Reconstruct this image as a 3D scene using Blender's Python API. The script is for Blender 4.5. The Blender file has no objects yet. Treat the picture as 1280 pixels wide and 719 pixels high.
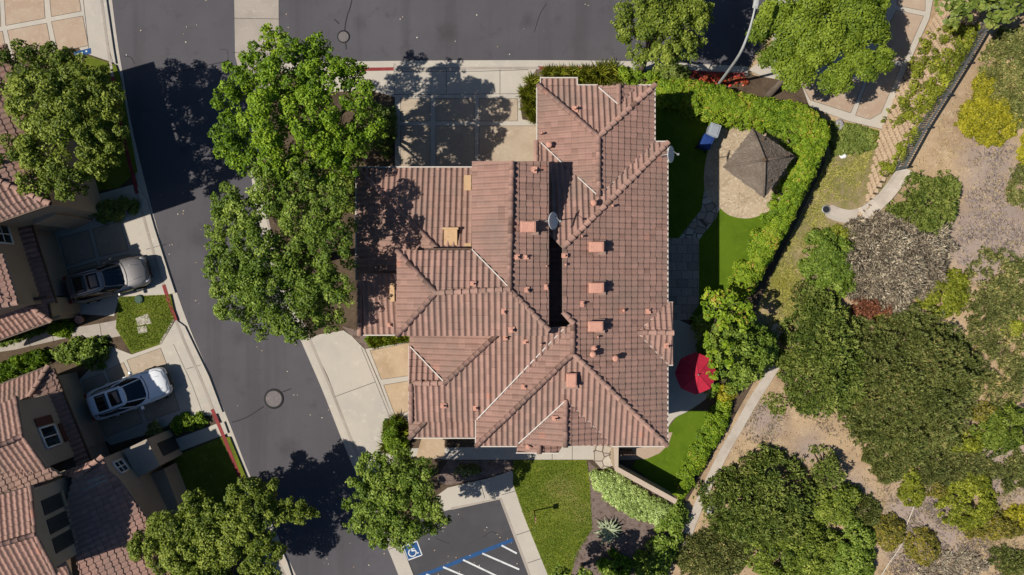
import bpy, bmesh, math, random
import numpy as np
from mathutils import Vector, Matrix

C = bpy.context.scene.collection
S = 21.3333          # photo pixels per metre on the ground
H = 40.0             # drone height in metres
rng = np.random.default_rng(7)
random.seed(7)


def P(px, py, z=0.0):
    """plan position of something seen at (px, py) of the survey photo that stands z metres up"""
    k = (H - z) / H
    return Vector(((px - 640.0) / S * k, (359.5 - py) / S * k, z))


def XY(px, py, z=0.0):
    v = P(px, py, z)
    return (v.x, v.y)


# ------------------------------------------------------------------ materials
MATS = {}


def lin(c):
    return (c[0], c[1], c[2], 1.0)


def many(name, lst, mat, parent):
    for b in lst:
        obj(name, b, mat, parent)


class NT:
    def __init__(self, name):
        m = bpy.data.materials.new(name)
        m.use_nodes = True
        self.m = m
        self.t = m.node_tree
        self.n = self.t.nodes
        self.l = self.t.links
        self.p = self.n['Principled BSDF']
        MATS[name] = m
        self.geo = None

    def new(self, typ, **kw):
        n = self.n.new(typ)
        for k, v in kw.items():
            setattr(n, k, v)
        return n

    def pos(self):
        if self.geo is None:
            self.geo = self.new('ShaderNodeNewGeometry')
        return self.geo.outputs['Position']

    def noise(self, scale, detail=4, rough=.6, vec=None, dist=0.0):
        n = self.new('ShaderNodeTexNoise')
        n.inputs['Scale'].default_value = scale
        n.inputs['Detail'].default_value = detail
        n.inputs['Roughness'].default_value = rough
        n.inputs['Distortion'].default_value = dist
        self.l.new(vec if vec is not None else self.pos(), n.inputs['Vector'])
        return n.outputs['Fac']

    def ramp(self, fac, lo, hi):
        n = self.new('ShaderNodeMapRange')
        n.interpolation_type = 'SMOOTHSTEP'
        n.inputs['From Min'].default_value = lo
        n.inputs['From Max'].default_value = hi
        self.l.new(fac, n.inputs['Value'])
        return n.outputs['Result']

    def math(self, op, a, b):
        n = self.new('ShaderNodeMath', operation=op)
        for i, v in enumerate((a, b)):
            if isinstance(v, (int, float)):
                n.inputs[i].default_value = v
            else:
                self.l.new(v, n.inputs[i])
        return n.outputs[0]

    def mix(self, fac, a, b):
        n = self.new('ShaderNodeMix', data_type='RGBA')
        for idx, v in ((0, fac), (6, a), (7, b)):
            if isinstance(v, (int, float)):
                n.inputs[idx].default_value = v
            elif isinstance(v, tuple):
                n.inputs[idx].default_value = lin(tuple(q * ALB for q in v))
            else:
                self.l.new(v, n.inputs[idx])
        return n.outputs[2]

    def mul(self, col, fac, amount):
        """col * (1-amount .. 1+amount) by fac"""
        n = self.new('ShaderNodeMapRange')
        n.inputs['To Min'].default_value = 1 - amount
        n.inputs['To Max'].default_value = 1 + amount
        n.inputs['From Min'].default_value = .2
        n.inputs['From Max'].default_value = .8
        self.l.new(fac, n.inputs['Value'])
        v = self.new('ShaderNodeVectorMath', operation='SCALE')
        self.l.new(col, v.inputs[0])
        self.l.new(n.outputs['Result'], v.inputs['Scale'])
        return v.outputs[0]

    def blob(self, c, r, soft, wob=1.2, scale=.5):
        """0..1 mask round a plan centre"""
        d = self.new('ShaderNodeVectorMath', operation='DISTANCE')
        self.l.new(self.pos(), d.inputs[0])
        d.inputs[1].default_value = (c[0], c[1], 0)
        n = self.noise(scale, 5, .7)
        w = self.math('MULTIPLY', self.math('SUBTRACT', n, .5), wob * 2)
        dd = self.math('ADD', d.outputs['Value'], w)
        return self.ramp(dd, r + soft, r - soft)

    def rgb(self, c):
        n = self.new('ShaderNodeRGB')
        n.outputs[0].default_value = lin(tuple(q * ALB for q in c))
        return n.outputs[0]

    def bump(self, fac, strength, dist=.02):
        b = self.new('ShaderNodeBump')
        b.inputs['Strength'].default_value = strength
        b.inputs['Distance'].default_value = dist
        self.l.new(fac, b.inputs['Height'])
        self.l.new(b.outputs['Normal'], self.p.inputs['Normal'])

    def done(self, col, rough=.85, spec=.3, metal=0.0):
        if isinstance(col, tuple):
            self.p.inputs['Base Color'].default_value = lin(col)
        else:
            self.l.new(col, self.p.inputs['Base Color'])
        self.p.inputs['Roughness'].default_value = rough
        self.p.inputs['Specular IOR Level'].default_value = spec
        self.p.inputs['Metallic'].default_value = metal
        return self.m


def surf(name, base, layers=(), fine=None, rough=.85, spec=.25, bump=None, metal=0.0):
    """base colour, layers of (scale, colour, lo, hi), fine = (scale, amount)"""
    t = NT(name)
    col = t.rgb(base)
    for (sc, c, lo, hi) in layers:
        col = t.mix(t.ramp(t.noise(sc, 6, .65), lo, hi), col, c)
    if fine:
        f = t.noise(fine[0], 3, .7)
        col = t.mul(col, f, fine[1])
    if bump:
        t.bump(t.noise(bump[0], 4, .7), bump[1], bump[2])
    return t.done(col, rough, spec, metal)


GAIN = 1.65
ALB = .81          # real-world albedos for an exposure of +0.4


def leaf_mat(name, dark, mid, light, trans=.3, rough=.5, extra=None, keep=False):
    t = NT(name)
    gain = lambda c: tuple(min(.75, v * GAIN * (1 if keep else k)) for v, k in zip(c, (1.0, 1.0, .8)))
    dark, mid, light = gain(dark), gain(mid), gain(light)
    extra = gain(extra) if extra else None
    at = t.new('ShaderNodeAttribute', attribute_name='tint')
    r = t.new('ShaderNodeValToRGB')
    e = r.color_ramp.elements
    e[0].position = 0.0
    e[0].color = lin(dark)
    e[1].position = 1.0
    e[1].color = lin(light)
    m = e.new(.5)
    m.color = lin(mid)
    if extra:
        x = e.new(.93)
        x.color = lin(light)
        e[-1].color = lin(extra)
    t.l.new(at.outputs['Fac'], r.inputs['Fac'])
    t.done(r.outputs['Color'], rough, .22)
    tr = t.new('ShaderNodeBsdfTranslucent')
    mx = t.new('ShaderNodeMixShader')
    mx.inputs[0].default_value = trans
    sc = t.new('ShaderNodeVectorMath', operation='SCALE')
    sc.inputs['Scale'].default_value = 1.25
    t.l.new(r.outputs['Color'], sc.inputs[0])
    t.l.new(sc.outputs[0], tr.inputs['Color'])
    out = t.n['Material Output']
    t.l.new(t.p.outputs[0], mx.inputs[1])
    t.l.new(tr.outputs[0], mx.inputs[2])
    t.l.new(mx.outputs[0], out.inputs['Surface'])
    return t.m


# ------------------------------------------------------------------ object helpers
def obj(name, me, mat=None, parent=None):
    if isinstance(me, bmesh.types.BMesh):
        b = me
        me = bpy.data.meshes.new(name)
        b.to_mesh(me)
        b.free()
    o = bpy.data.objects.new(name, me)
    C.objects.link(o)
    if mat is not None:
        for m in (mat if isinstance(mat, (list, tuple)) else [mat]):
            me.materials.append(m)
    if parent is not None:
        o.parent = parent
    return o


def tag(o, label=None, cat=None, group=None, kind=None):
    if label:
        o['label'] = label
    if cat:
        o['category'] = cat
    if group:
        o['group'] = group
    if kind:
        o['kind'] = kind
    return o


def empty(name, loc=(0, 0, 0), rz=0.0):
    o = bpy.data.objects.new(name, None)
    o.empty_display_size = .3
    o.location = loc
    o.rotation_euler = (0, 0, rz)
    C.objects.link(o)
    return o


def thing(name, label, cat, loc=(0, 0, 0), rz=0.0, group=None):
    return tag(empty(name, loc, rz), label, cat, group)


def copy_tree(o, parent=None):
    c = o.copy()
    C.objects.link(c)
    if parent is not None:
        c.parent = parent
    for ch in list(o.children):
        copy_tree(ch, c)
    return c


def shade(o, smooth=True):
    for p in o.data.polygons:
        p.use_smooth = smooth
    return o


def add_box(bm, c, s, rz=0.0, taper=1.0, mat=0):
    """box centred at c with full sizes s"""
    vs = []
    for z in (-.5, .5):
        k = 1.0 if z < 0 else taper
        for x, y in ((-.5, -.5), (.5, -.5), (.5, .5), (-.5, .5)):
            X, Y = x * s[0] * k, y * s[1] * k
            vs.append(bm.verts.new((c[0] + X * math.cos(rz) - Y * math.sin(rz),
                                    c[1] + X * math.sin(rz) + Y * math.cos(rz), c[2] + z * s[2])))
    for f in ((3, 2, 1, 0), (4, 5, 6, 7), (0, 1, 5, 4), (1, 2, 6, 5), (2, 3, 7, 6), (3, 0, 4, 7)):
        fc = bm.faces.new([vs[i] for i in f])
        fc.material_index = mat


def add_tube(bm, pts, rad, n=8, cap=True, mat=0):
    """tapered tube through pts; rad one number or one per point"""
    pts = [Vector(p) for p in pts]
    if not isinstance(rad, (list, tuple)):
        rad = [rad] * len(pts)
    rings = []
    for i, p in enumerate(pts):
        a = pts[max(i - 1, 0)]
        b = pts[min(i + 1, len(pts) - 1)]
        d = (b - a).normalized()
        u = d.orthogonal() if i == 0 else (u - d * u.dot(d))
        u.normalize()
        w = d.cross(u)
        rings.append([bm.verts.new(p + (u * math.cos(2 * math.pi * j / n) + w * math.sin(2 * math.pi * j / n)) * rad[i])
                      for j in range(n)])
    for i in range(len(rings) - 1):
        for j in range(n):
            f = bm.faces.new((rings[i][j], rings[i][(j + 1) % n], rings[i + 1][(j + 1) % n], rings[i + 1][j]))
            f.smooth = True
            f.material_index = mat
    if cap:
        for r in (rings[0][::-1], rings[-1]):
            f = bm.faces.new(r)
            f.material_index = mat


def add_lathe(bm, prof, c=(0, 0, 0), n=16, smooth=True, mat=0):
    rings = []
    for r, z in prof:
        rings.append([bm.verts.new((c[0] + r * math.cos(2 * math.pi * j / n), c[1] + r * math.sin(2 * math.pi * j / n), c[2] + z))
                      for j in range(n)])
    for i in range(len(rings) - 1):
        for j in range(n):
            f = bm.faces.new((rings[i][j], rings[i][(j + 1) % n], rings[i + 1][(j + 1) % n], rings[i + 1][j]))
            f.smooth = smooth
            f.material_index = mat
    bm.faces.new(rings[0][::-1])
    bm.faces.new(rings[-1])


def prism(bm, poly, z0, z1, mat=0):
    """poly of plan points between z0 and z1 (z1 may be a list); a list collects one mesh per block"""
    if isinstance(bm, list):
        bm.append(bmesh.new())
        bm = bm[-1]
    n = len(poly)
    area = sum(poly[i][0] * poly[(i + 1) % n][1] - poly[(i + 1) % n][0] * poly[i][1] for i in range(n))
    if area < 0:
        poly = poly[::-1]
        if isinstance(z1, list):
            z1 = z1[::-1]
    zt = z1 if isinstance(z1, list) else [z1] * n
    lo = [bm.verts.new((p[0], p[1], z0)) for p in poly]
    hi = [bm.verts.new((p[0], p[1], zt[i])) for i, p in enumerate(poly)]
    f = bm.faces.new(hi)
    f.material_index = mat
    f = bm.faces.new(lo[::-1])
    f.material_index = mat
    for i in range(n):
        f = bm.faces.new((lo[i], lo[(i + 1) % n], hi[(i + 1) % n], hi[i]))
        f.material_index = mat
    return hi


def smooth_line(pts, n=6, closed=False):
    pts = [np.array(p, float) for p in pts]
    out = []
    m = len(pts)
    for i in range(m if closed else m - 1):
        p0 = pts[(i - 1) % m] if (closed or i > 0) else pts[0]
        p1 = pts[i]
        p2 = pts[(i + 1) % m]
        p3 = pts[(i + 2) % m] if (closed or i + 2 < m) else pts[-1]
        for k in range(n):
            t = k / n
            out.append(.5 * ((2 * p1) + (-p0 + p2) * t + (2 * p0 - 5 * p1 + 4 * p2 - p3) * t * t + (-p0 + 3 * p1 - 3 * p2 + p3) * t ** 3))
    if not closed:
        out.append(pts[-1])
    return [tuple(p) for p in out]


def add_strip(bm, line, a, b, z, thick=0.0, mat=0):
    """ribbon along a plan line from offset a to offset b (left is positive); with thick it becomes a solid kerb"""
    L = [Vector((p[0], p[1])) for p in line]
    rows = []
    for i, p in enumerate(L):
        d = (L[min(i + 1, len(L) - 1)] - L[max(i - 1, 0)]).normalized()
        nrm = Vector((-d.y, d.x))
        zz = z[i] if isinstance(z, list) else z
        p1, p2 = p + nrm * a, p + nrm * b
        if thick:
            rows.append([bm.verts.new((p1.x, p1.y, zz - thick)), bm.verts.new((p1.x, p1.y, zz)),
                         bm.verts.new((p2.x, p2.y, zz)), bm.verts.new((p2.x, p2.y, zz - thick))])
        else:
            rows.append([bm.verts.new((p1.x, p1.y, zz)), bm.verts.new((p2.x, p2.y, zz))])
    for i in range(len(rows) - 1):
        r, s = rows[i], rows[i + 1]
        for j in range(len(r) - 1):
            f = bm.faces.new((r[j], r[j + 1], s[j + 1], s[j])) if (b < a) == False else bm.faces.new((r[j + 1], r[j], s[j], s[j + 1]))
            f.material_index = mat
    if thick:
        bm.faces.new(rows[0])
        bm.faces.new(rows[-1][::-1])
    bmesh.ops.recalc_face_normals(bm, faces=bm.faces[:])


def strip_obj(name, pxline, a, b, z, mat, thick=0.0, n=5, kind='structure', parent=None):
    bm = bmesh.new()
    line = smooth_line(pxline, n) if n > 1 else pxline
    add_strip(bm, [XY(*p) for p in line], a, b, z, thick)
    for f in bm.faces:
        if not thick and f.normal.z < 0:
            f.normal_flip()
    o = obj(name, bm, mat, parent)
    if kind:
        o['kind'] = kind
    return o


def slab(name, pxpoly, z, mat, z0=-.06, kind='structure', curve=0):
    poly = smooth_line(pxpoly, curve, True) if curve else pxpoly
    bm = bmesh.new()
    prism(bm, [XY(*p) for p in poly], z0, z)
    o = obj(name, bm, mat)
    o['kind'] = kind
    return o


# ------------------------------------------------------------------ foliage
def in_poly(pts, poly):
    x, y = pts[:, 0], pts[:, 1]
    r = np.zeros(len(pts), bool)
    n = len(poly)
    for i in range(n):
        x1, y1 = poly[i]
        x2, y2 = poly[(i + 1) % n]
        c = ((y1 > y) != (y2 > y)) & (x < (x2 - x1) * (y - y1) / (y2 - y1 + 1e-12) + x1)
        r ^= c
    return r


def edge_dist(pts, poly):
    d = np.full(len(pts), 1e9)
    n = len(poly)
    for i in range(n):
        a = np.array(poly[i], float)
        b = np.array(poly[(i + 1) % n], float)
        ab = b - a
        t = np.clip(((pts - a) @ ab) / (ab @ ab + 1e-12), 0, 1)
        d = np.minimum(d, np.linalg.norm(pts - (a + t[:, None] * ab), axis=1))
    return d


def norm(v):
    return v / (np.linalg.norm(v, axis=1, keepdims=True) + 1e-9)


def leaves_mesh(name, pos, nrm, length, width, tint, fold=.18, tip_dir=None):
    """one folded rhombic leaf per row, as real two-face geometry"""
    n = len(pos)
    r = np.random.default_rng(n + 3)
    nrm = norm(nrm)
    t = r.normal(size=(n, 3)) if tip_dir is None else tip_dir + r.normal(size=(n, 3)) * .25
    t = norm(t - nrm * np.sum(t * nrm, axis=1, keepdims=True))
    b = np.cross(nrm, t)
    l = (length * r.uniform(.7, 1.3, n))[:, None] if np.isscalar(length) else length[:, None]
    w = l * width
    co = np.empty((n, 4, 3), np.float32)
    co[:, 0] = pos - t * l * .5 - nrm * l * fold * .5
    co[:, 1] = pos + b * w * .5 + nrm * l * fold * .35
    co[:, 2] = pos + t * l * .5 - nrm * l * fold
    co[:, 3] = pos - b * w * .5 + nrm * l * fold * .35
    me = bpy.data.meshes.new(name)
    me.vertices.add(4 * n)
    me.vertices.foreach_set('co', co.ravel())
    idx = (np.arange(n)[:, None] * 4)
    tri = np.concatenate([idx + 0, idx + 1, idx + 2, idx + 0, idx + 2, idx + 3], axis=1).astype(np.int32)
    me.loops.add(6 * n)
    me.loops.foreach_set('vertex_index', tri.ravel())
    me.polygons.add(2 * n)
    me.polygons.foreach_set('loop_start', np.arange(0, 6 * n, 3, dtype=np.int32))
    me.update(calc_edges=True)
    at = me.attributes.new('tint', 'FLOAT', 'POINT')
    at.data.foreach_set('value', np.repeat(np.clip(tint, 0, 1), 4).astype(np.float32))
    return me


def cluster_leaves(cl, leaf, cover, seed, aspect=.62, up=.35, jit=.55, low=-.35, tvar=.22, flat=.85, radial=False):
    """cl: array of (x, y, z, r, tint). returns pos, nrm, tint"""
    r = np.random.default_rng(seed)
    cl = np.asarray(cl, float)
    la = leaf * leaf * aspect * .5
    cnt = np.maximum(6, (cover * 2 * math.pi * cl[:, 3] ** 2 / la)).astype(int)
    idx = np.repeat(np.arange(len(cl)), cnt)
    n = len(idx)
    d = norm(r.normal(size=(n, 3)))
    f = d[:, 2] < low
    d[f, 2] *= -1
    rr = cl[idx, 3] * r.uniform(.35, 1.0, n) ** .45
    rr *= 1 + .12 * np.sin(d[:, 0] * 5 + idx) * np.cos(d[:, 1] * 4 + idx * 2)
    p = cl[idx, :3] + d * rr[:, None] * np.array([1, 1, flat])
    nr = d + r.normal(size=(n, 3)) * jit + np.array([0, 0, up])
    t = cl[idx, 4] + r.normal(0, tvar, n)
    if radial:
        d2 = norm(d + np.array([0, 0, .25]) + r.normal(size=(n, 3)) * .25)
        u = np.array([0, 0, 1.0]) + r.normal(size=(n, 3)) * .35
        nr = u - d2 * np.sum(u * d2, axis=1, keepdims=True)
        return p, nr, t, d2
    return p, nr, t


def lobes_to_clusters(lobes, seed, sub=9, zc=6.0, dome=2.0, spread=.72, size=.45):
    """lobes in photo pixels (px, py, rpx) -> clumps in metres under a dome"""
    r = np.random.default_rng(seed)
    L = np.array([l[:3] for l in lobes], float)
    c = L[:, :2].mean(0)
    R = max(np.hypot(*(L[:, :2] - c).T) + L[:, 2])
    out = []
    for i, l in enumerate(lobes):
        d = math.hypot(l[0] - c[0], l[1] - c[1]) / R
        z = zc + dome * math.sqrt(max(0, 1 - d * d)) - dome * .5 + r.uniform(-.35, .35)
        if len(l) > 3:
            z += l[3]
        p = P(l[0], l[1], z)
        Rw = l[2] / S * (1 - z / H)
        tb = .47 + r.normal(0, .12)
        out.append((p.x, p.y, z - .15 * Rw, Rw * .62, tb - .08))
        k = max(4, int(sub * (Rw / 1.3) ** 1.3))
        for j in range(k):
            v = norm(r.normal(size=(1, 3)))[0]
            v[2] = abs(v[2]) if r.random() < .8 else -abs(v[2]) * .6
            q = np.array(p) + v * Rw * spread * np.array([1, 1, .8])
            out.append((q[0], q[1], q[2], Rw * size * r.uniform(.6, 1.15), tb + r.normal(0, .13)))
    return np.array(out)


def tree(name, label, cat, lobes, base_px, mat, bark, seed, zc=6, dome=2.2, leaf=.2, cover=1.0, sub=9, limbs=7, trunk_r=.2,
         group=None, aspect=.62, up=.6, size=.45, jit=.5, spread=.72, fold=.18):
    root = thing(name, label, cat, (*XY(*base_px), .1), 0, group)
    bpy.context.view_layer.update()
    cl = lobes_to_clusters(lobes, seed, sub, zc, dome, spread, size)
    p, nr, t = cluster_leaves(cl, leaf, cover, seed, aspect, up, jit)
    o = np.array([*XY(*base_px), .1])
    me = leaves_mesh('crown', p - o, nr, leaf, aspect, t, fold)
    obj('crown', me, mat, root)
    r = np.random.default_rng(seed + 5)
    ctr = cl[:, :3].mean(0) - o
    bm = bmesh.new()
    fork = Vector((ctr[0] * .55, ctr[1] * .55, (zc - 1.2) * .55))
    add_tube(bm, [(0, 0, -.12), (0, 0, .15), Vector((ctr[0] * .15, ctr[1] * .15, fork.z * .5)), fork],
             [trunk_r * 1.45, trunk_r * 1.05, trunk_r * .9, trunk_r * .8], 9)
    main = cl[np.argsort(-cl[:, 3])][:max(limbs, 3)]
    for m in main:
        e = Vector(m[:3] - o)
        mid = fork.lerp(e, .5) + Vector((r.normal(0, .15), r.normal(0, .15), .25))
        add_tube(bm, [fork - Vector((0, 0, .15)), mid, e], [trunk_r * .55, trunk_r * .33, trunk_r * .12], 6)
        for k in range(3):
            q = mid.lerp(e, r.uniform(.1, .7))
            add_tube(bm, [q, q + Vector(tuple(r.normal(0, .5, 2)) + (r.uniform(.1, .7),))], [trunk_r * .16, .012], 4)
    obj('trunk', bm, bark, root)
    return root


def bush_clusters(poly, h, r0, seed, dens=1.6, edge=None, tint=.45, tv=.1, zbase=0.0, lump=.25, rough=0.0):
    """clumps filling a plan polygon (metres), domed towards the middle"""
    r = np.random.default_rng(seed)
    A = np.array(poly)
    lo, hi = A.min(0), A.max(0)
    x, y = A[:, 0], A[:, 1]
    area = abs(np.sum(x * np.roll(y, -1) - np.roll(x, -1) * y)) / 2
    n = int(dens * area / (r0 * r0)) + 4
    pts = r.uniform(lo, hi, (n * 6, 2))
    pts = pts[in_poly(pts, poly)][:n]
    d = edge_dist(pts, poly)
    e = edge if edge else max(d.max(), .01)
    f = np.sqrt(np.clip(1 - (1 - np.clip(d / e, 0, 1)) ** 2, 0.02, 1))
    rr = r0 * r.uniform(.6, 1.2, len(pts))
    zb = np.array([zbase(px_, py_) for px_, py_ in pts]) if callable(zbase) else zbase
    z = zb + np.maximum(f * h * (1 + lump * r.uniform(-1, .6, len(pts))) - rr * .7, .05)
    drift = .13 * np.sin(pts[:, 0] * 1.15 + seed) * np.cos(pts[:, 1] * 1.35 + seed * 2) + .08 * np.sin(pts[:, 0] * 2.7 + pts[:, 1] * 2.2 + seed)
    out = np.stack([pts[:, 0], pts[:, 1], z, rr, tint + drift + r.normal(0, tv, len(pts))], 1)
    if rough > 0:
        keep = (np.sin(pts[:, 0] * 2.3 + seed * 3) * np.sin(pts[:, 1] * 2.6 + seed) + r.normal(0, .25, len(pts)) < .95) | (d < .15)
        out = out[keep]
        c = A.mean(0)
        ns = int(len(pts) * rough)
        q = A[r.integers(0, len(A), ns)]
        q2 = np.roll(A, -1, 0)[[int(np.argmin(np.sum((A - k) ** 2, 1))) for k in q]]
        q = q + (q2 - q) * r.random((ns, 1))
        q = c + (q - c) * (1 + np.abs(r.normal(0, .07, (ns, 1)))) + r.normal(0, .08, (ns, 2))
        zq = np.array([zbase(a_, b_) for a_, b_ in q]) if callable(zbase) else zbase
        out = np.concatenate([out, np.stack([q[:, 0], q[:, 1], zq + r.uniform(.02, .35, ns) * h, r0 * r.uniform(.22, .5, ns), tint - .05 + r.normal(0, tv * 1.5, ns)], 1)])
    return out


def wobble(px, py, rx, ry, seed, amp=.12, n=28, rot=0.0):
    r = np.random.default_rng(seed)
    ph = r.uniform(0, 6.28, 5)
    out = []
    for i in range(n):
        a = 2 * math.pi * i / n
        k = 1 + amp * (math.sin(2 * a + ph[0]) * .6 + math.sin(3 * a + ph[1]) * .6 + math.sin(5 * a + ph[2]) * .5 + math.sin(8 * a + ph[3]) * .3)
        X, Y = rx * k * math.cos(a), ry * k * math.sin(a)
        out.append((px + X * math.cos(rot) - Y * math.sin(rot), py + X * math.sin(rot) + Y * math.cos(rot)))
    return out


def bush(name, label, cat, pxpoly, h, mat, seed, r0=.4, leaf=.16, cover=.8, aspect=.5, up=.6, jit=.5, group=None, zpx=None,
         dens=1.6, edge=None, tint=.45, tv=.1, tvar=.2, zbase=0.0, twig=None, kind=None, lump=.25, fold=.18, rough=0.0, radial=False):
    """shrub seen filling the photo outline pxpoly at about half its height"""
    zz = (h * .5 if zpx is None else zpx)
    poly = [XY(p[0], p[1], zz) for p in pxpoly]
    cl = bush_clusters(poly, h, r0, seed, dens, edge, tint, tv, zbase, lump, rough)
    res = cluster_leaves(cl, leaf, cover, seed, aspect, up, jit, low=-.2, tvar=tvar, radial=radial)
    p, nr, t = res[:3]
    k = p[:, 2] > -.02
    p, nr, t = p[k], nr[k], t[k]
    td = res[3][k] if radial else None
    c = np.array(poly).mean(0)
    zb = zbase(*c) if callable(zbase) else zbase
    o = np.array([c[0], c[1], zb])
    me = leaves_mesh('foliage', p - o, nr, leaf, aspect, t, fold, td)
    if twig is None:
        ob = obj(name, me, mat)
        ob.location = o
        tag(ob, label, cat, group, kind)
        return ob
    root = thing(name, label, cat, o, 0, group)
    obj('foliage', me, mat, root)
    bm = bmesh.new()
    r = np.random.default_rng(seed)
    for m in cl[r.permutation(len(cl))[:min(26, len(cl))]]:
        e = Vector(m[:3] - o)
        b = Vector((e.x * .15, e.y * .15, -.05))
        mid = b.lerp(e, .5) + Vector((r.normal(0, .1), r.normal(0, .1), .1))
        add_tube(bm, [b, mid, e], [.05, .03, .012], 5)
    obj('stem', bm, twig, root)
    return root
# ------------------------------------------------------------------ world, sun, camera
scene = bpy.context.scene
SUN_FROM = Vector((-.80, -.17, 1.0)).normalized()
EL = math.asin(SUN_FROM.z)
AZ = math.atan2(SUN_FROM.x, SUN_FROM.y)
w = bpy.data.worlds.new('World')
scene.world = w
w.use_nodes = True
sky = w.node_tree.nodes.new('ShaderNodeTexSky')
sky.sky_type = 'NISHITA'
sky.sun_disc = False
sky.sun_elevation = EL
sky.sun_rotation = AZ
bg = w.node_tree.nodes['Background']
hs = w.node_tree.nodes.new('ShaderNodeHueSaturation')
hs.inputs['Saturation'].default_value = 1.35
w.node_tree.links.new(sky.outputs[0], hs.inputs['Color'])
w.node_tree.links.new(hs.outputs[0], bg.inputs['Color'])
bg.inputs['Strength'].default_value = .06
sl = bpy.data.lights.new('sun', 'SUN')
sl.energy = 5.0
sl.angle = math.radians(.5)
sl.color = (1.0, .95, .87)
so = bpy.data.objects.new('sun', sl)
so.rotation_euler = (-SUN_FROM).to_track_quat('-Z', 'Y').to_euler()
so.location = (0, 0, 60)
C.objects.link(so)
cam = bpy.data.cameras.new('camera')
cam.sensor_width = 36
cam.lens = 24
cam.clip_end = 800
cam.clip_start = .5
co = bpy.data.objects.new('camera', cam)
co.location = (0, 0, H)
C.objects.link(co)
scene.camera = co
vs = scene.view_settings
vs.view_transform = 'Standard'
vs.look = 'None'
vs.exposure = .35
vs.gamma = 1
vs.use_curve_mapping = False

# ------------------------------------------------------------------ materials
M = {}
M['soil'] = surf('soil', (.10, .07, .045), [(.8, (.06, .042, .03), .45, .65), (6, (.16, .12, .08), .55, .75)], (40, .35), .95, .1, (30, .6, .03))
M['mulch'] = surf('mulch', (.19, .14, .118), [(5, (.11, .075, .06), .45, .65), (22, (.34, .27, .23), .58, .72)], (60, .45), .95, .1, (45, .8, .03))
M['concrete'] = surf('concrete', (.455, .405, .335), [(.35, (.40, .365, .315), .4, .7), (2.2, (.52, .46, .385), .52, .75), (1.1, (.35, .315, .265), .58, .8), (.8, (.47, .375, .31), .6, .75)], (25, .10), .88, .2, (60, .15, .01))
M['concrete_old'] = surf('concrete_old', (.36, .31, .26), [(.5, (.29, .25, .21), .4, .7), (3, (.43, .38, .33), .55, .75)], (25, .13), .9, .2, (60, .2, .01))
M['aggregate'] = surf('aggregate', (.44, .325, .21), [(.7, (.37, .26, .16), .4, .7), (3.5, (.52, .39, .26), .5, .75), (1.6, (.44, .27, .18), .6, .78)], (45, .25), .9, .2, (70, .5, .01))
M['aggregate_grey'] = surf('aggregate_grey', (.40, .32, .235), [(.7, (.34, .265, .19), .4, .7), (3.5, (.47, .385, .285), .5, .75)], (45, .25), .9, .2, (70, .5, .01))
M['aggregate_pink'] = surf('aggregate_pink', (.40, .30, .215), [(.7, (.36, .25, .175), .4, .7), (3.5, (.45, .36, .27), .5, .75)], (45, .18), .9, .2, (70, .4, .01))
M['turf'] = surf('turf', (.092, .148, .008), [(.6, (.07, .12, .006), .4, .65), (5, (.112, .168, .010), .5, .75), (1.3, (.135, .155, .012), .6, .8)], (35, .28), .9, .1, (50, .6, .02))
M['red_paint'] = surf('red_paint', (.24, .04, .035), [(2, (.2, .03, .03), .4, .6), (9, (.36, .2, .16), .62, .72)], (30, .2), .8, .2)
M['blue_paint'] = surf('blue_paint', (.018, .075, .20), [(6, (.03, .06, .12), .5, .7)], (30, .25), .8, .2)
M['white_paint'] = surf('white_paint', (.62, .62, .60), [(4, (.34, .34, .34), .5, .75)], (30, .12), .8, .2)
M['seal'] = surf('seal', (.018, .017, .018), (), (20, .3), .7, .2)
M['metal'] = surf('metal', (.35, .35, .34), (), (20, .15), .55, .4, None, .4)
M['iron'] = surf('iron', (.13, .12, .115), [(14, (.2, .16, .13), .5, .7)], (40, .3), .75, .3, (50, .5, .01))

# lawn: mown grass with a scorched patch or two
t = NT('lawn')
col = t.mix(t.ramp(t.noise(.55, 5), .4, .68), t.rgb((.095, .125, .012)), (.14, .165, .016))
col = t.mix(t.ramp(t.noise(3.2, 5, .7), .5, .72), col, (.21, .20, .04))
c1 = XY(704, 612)
col = t.mix(t.math('MULTIPLY', t.blob(c1, .7, .8, .9, 1.2), .45), col, (.34, .25, .11))
c1 = XY(725, 640)
col = t.mix(t.math('MULTIPLY', t.blob(c1, .5, .7, .8, 1.5), .3), col, (.34, .25, .11))
col = t.mul(col, t.noise(28, 4, .8), .42)
t.bump(t.noise(45, 4, .8), .9, .03)
M['lawn'] = t.done(col, .9, .1)

# asphalt with large tonal drift, worn lanes, fine grain
t = NT('asphalt')
col = t.mix(t.ramp(t.noise(.16, 4), .35, .7), t.rgb((.077, .0715, .078)), (.094, .088, .095))
col = t.mix(t.ramp(t.noise(.9, 6, .7), .52, .78), col, (.062, .055, .060))
col = t.mix(t.ramp(t.noise(4, 5, .7), .6, .8), col, (.098, .089, .093))
wv = t.new('ShaderNodeMapping')
wv.inputs['Rotation'].default_value = (0, 0, math.radians(-20))
wv.inputs['Scale'].default_value = (1.0, .06, 1)
t.l.new(t.pos(), wv.inputs['Vector'])
col = t.mix(t.math('MULTIPLY', t.ramp(t.noise(.75, 3, .6, wv.outputs[0]), .48, .7), .5), col, (.058, .052, .055))
for (ox, oy, orr) in ((250, 300, .5), (300, 420, .35), (560, 40, .45), (660, 25, .3), (360, 560, .5), (330, 600, .3), (450, 30, .3)):
    col = t.mix(t.math('MULTIPLY', t.blob(XY(ox, oy), orr, .4, .5, 1.6), .4), col, (.036, .034, .035))
col = t.mul(col, t.noise(60, 3, .8), .22)
t.bump(t.noise(90, 3, .8), .35, .01)
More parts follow.
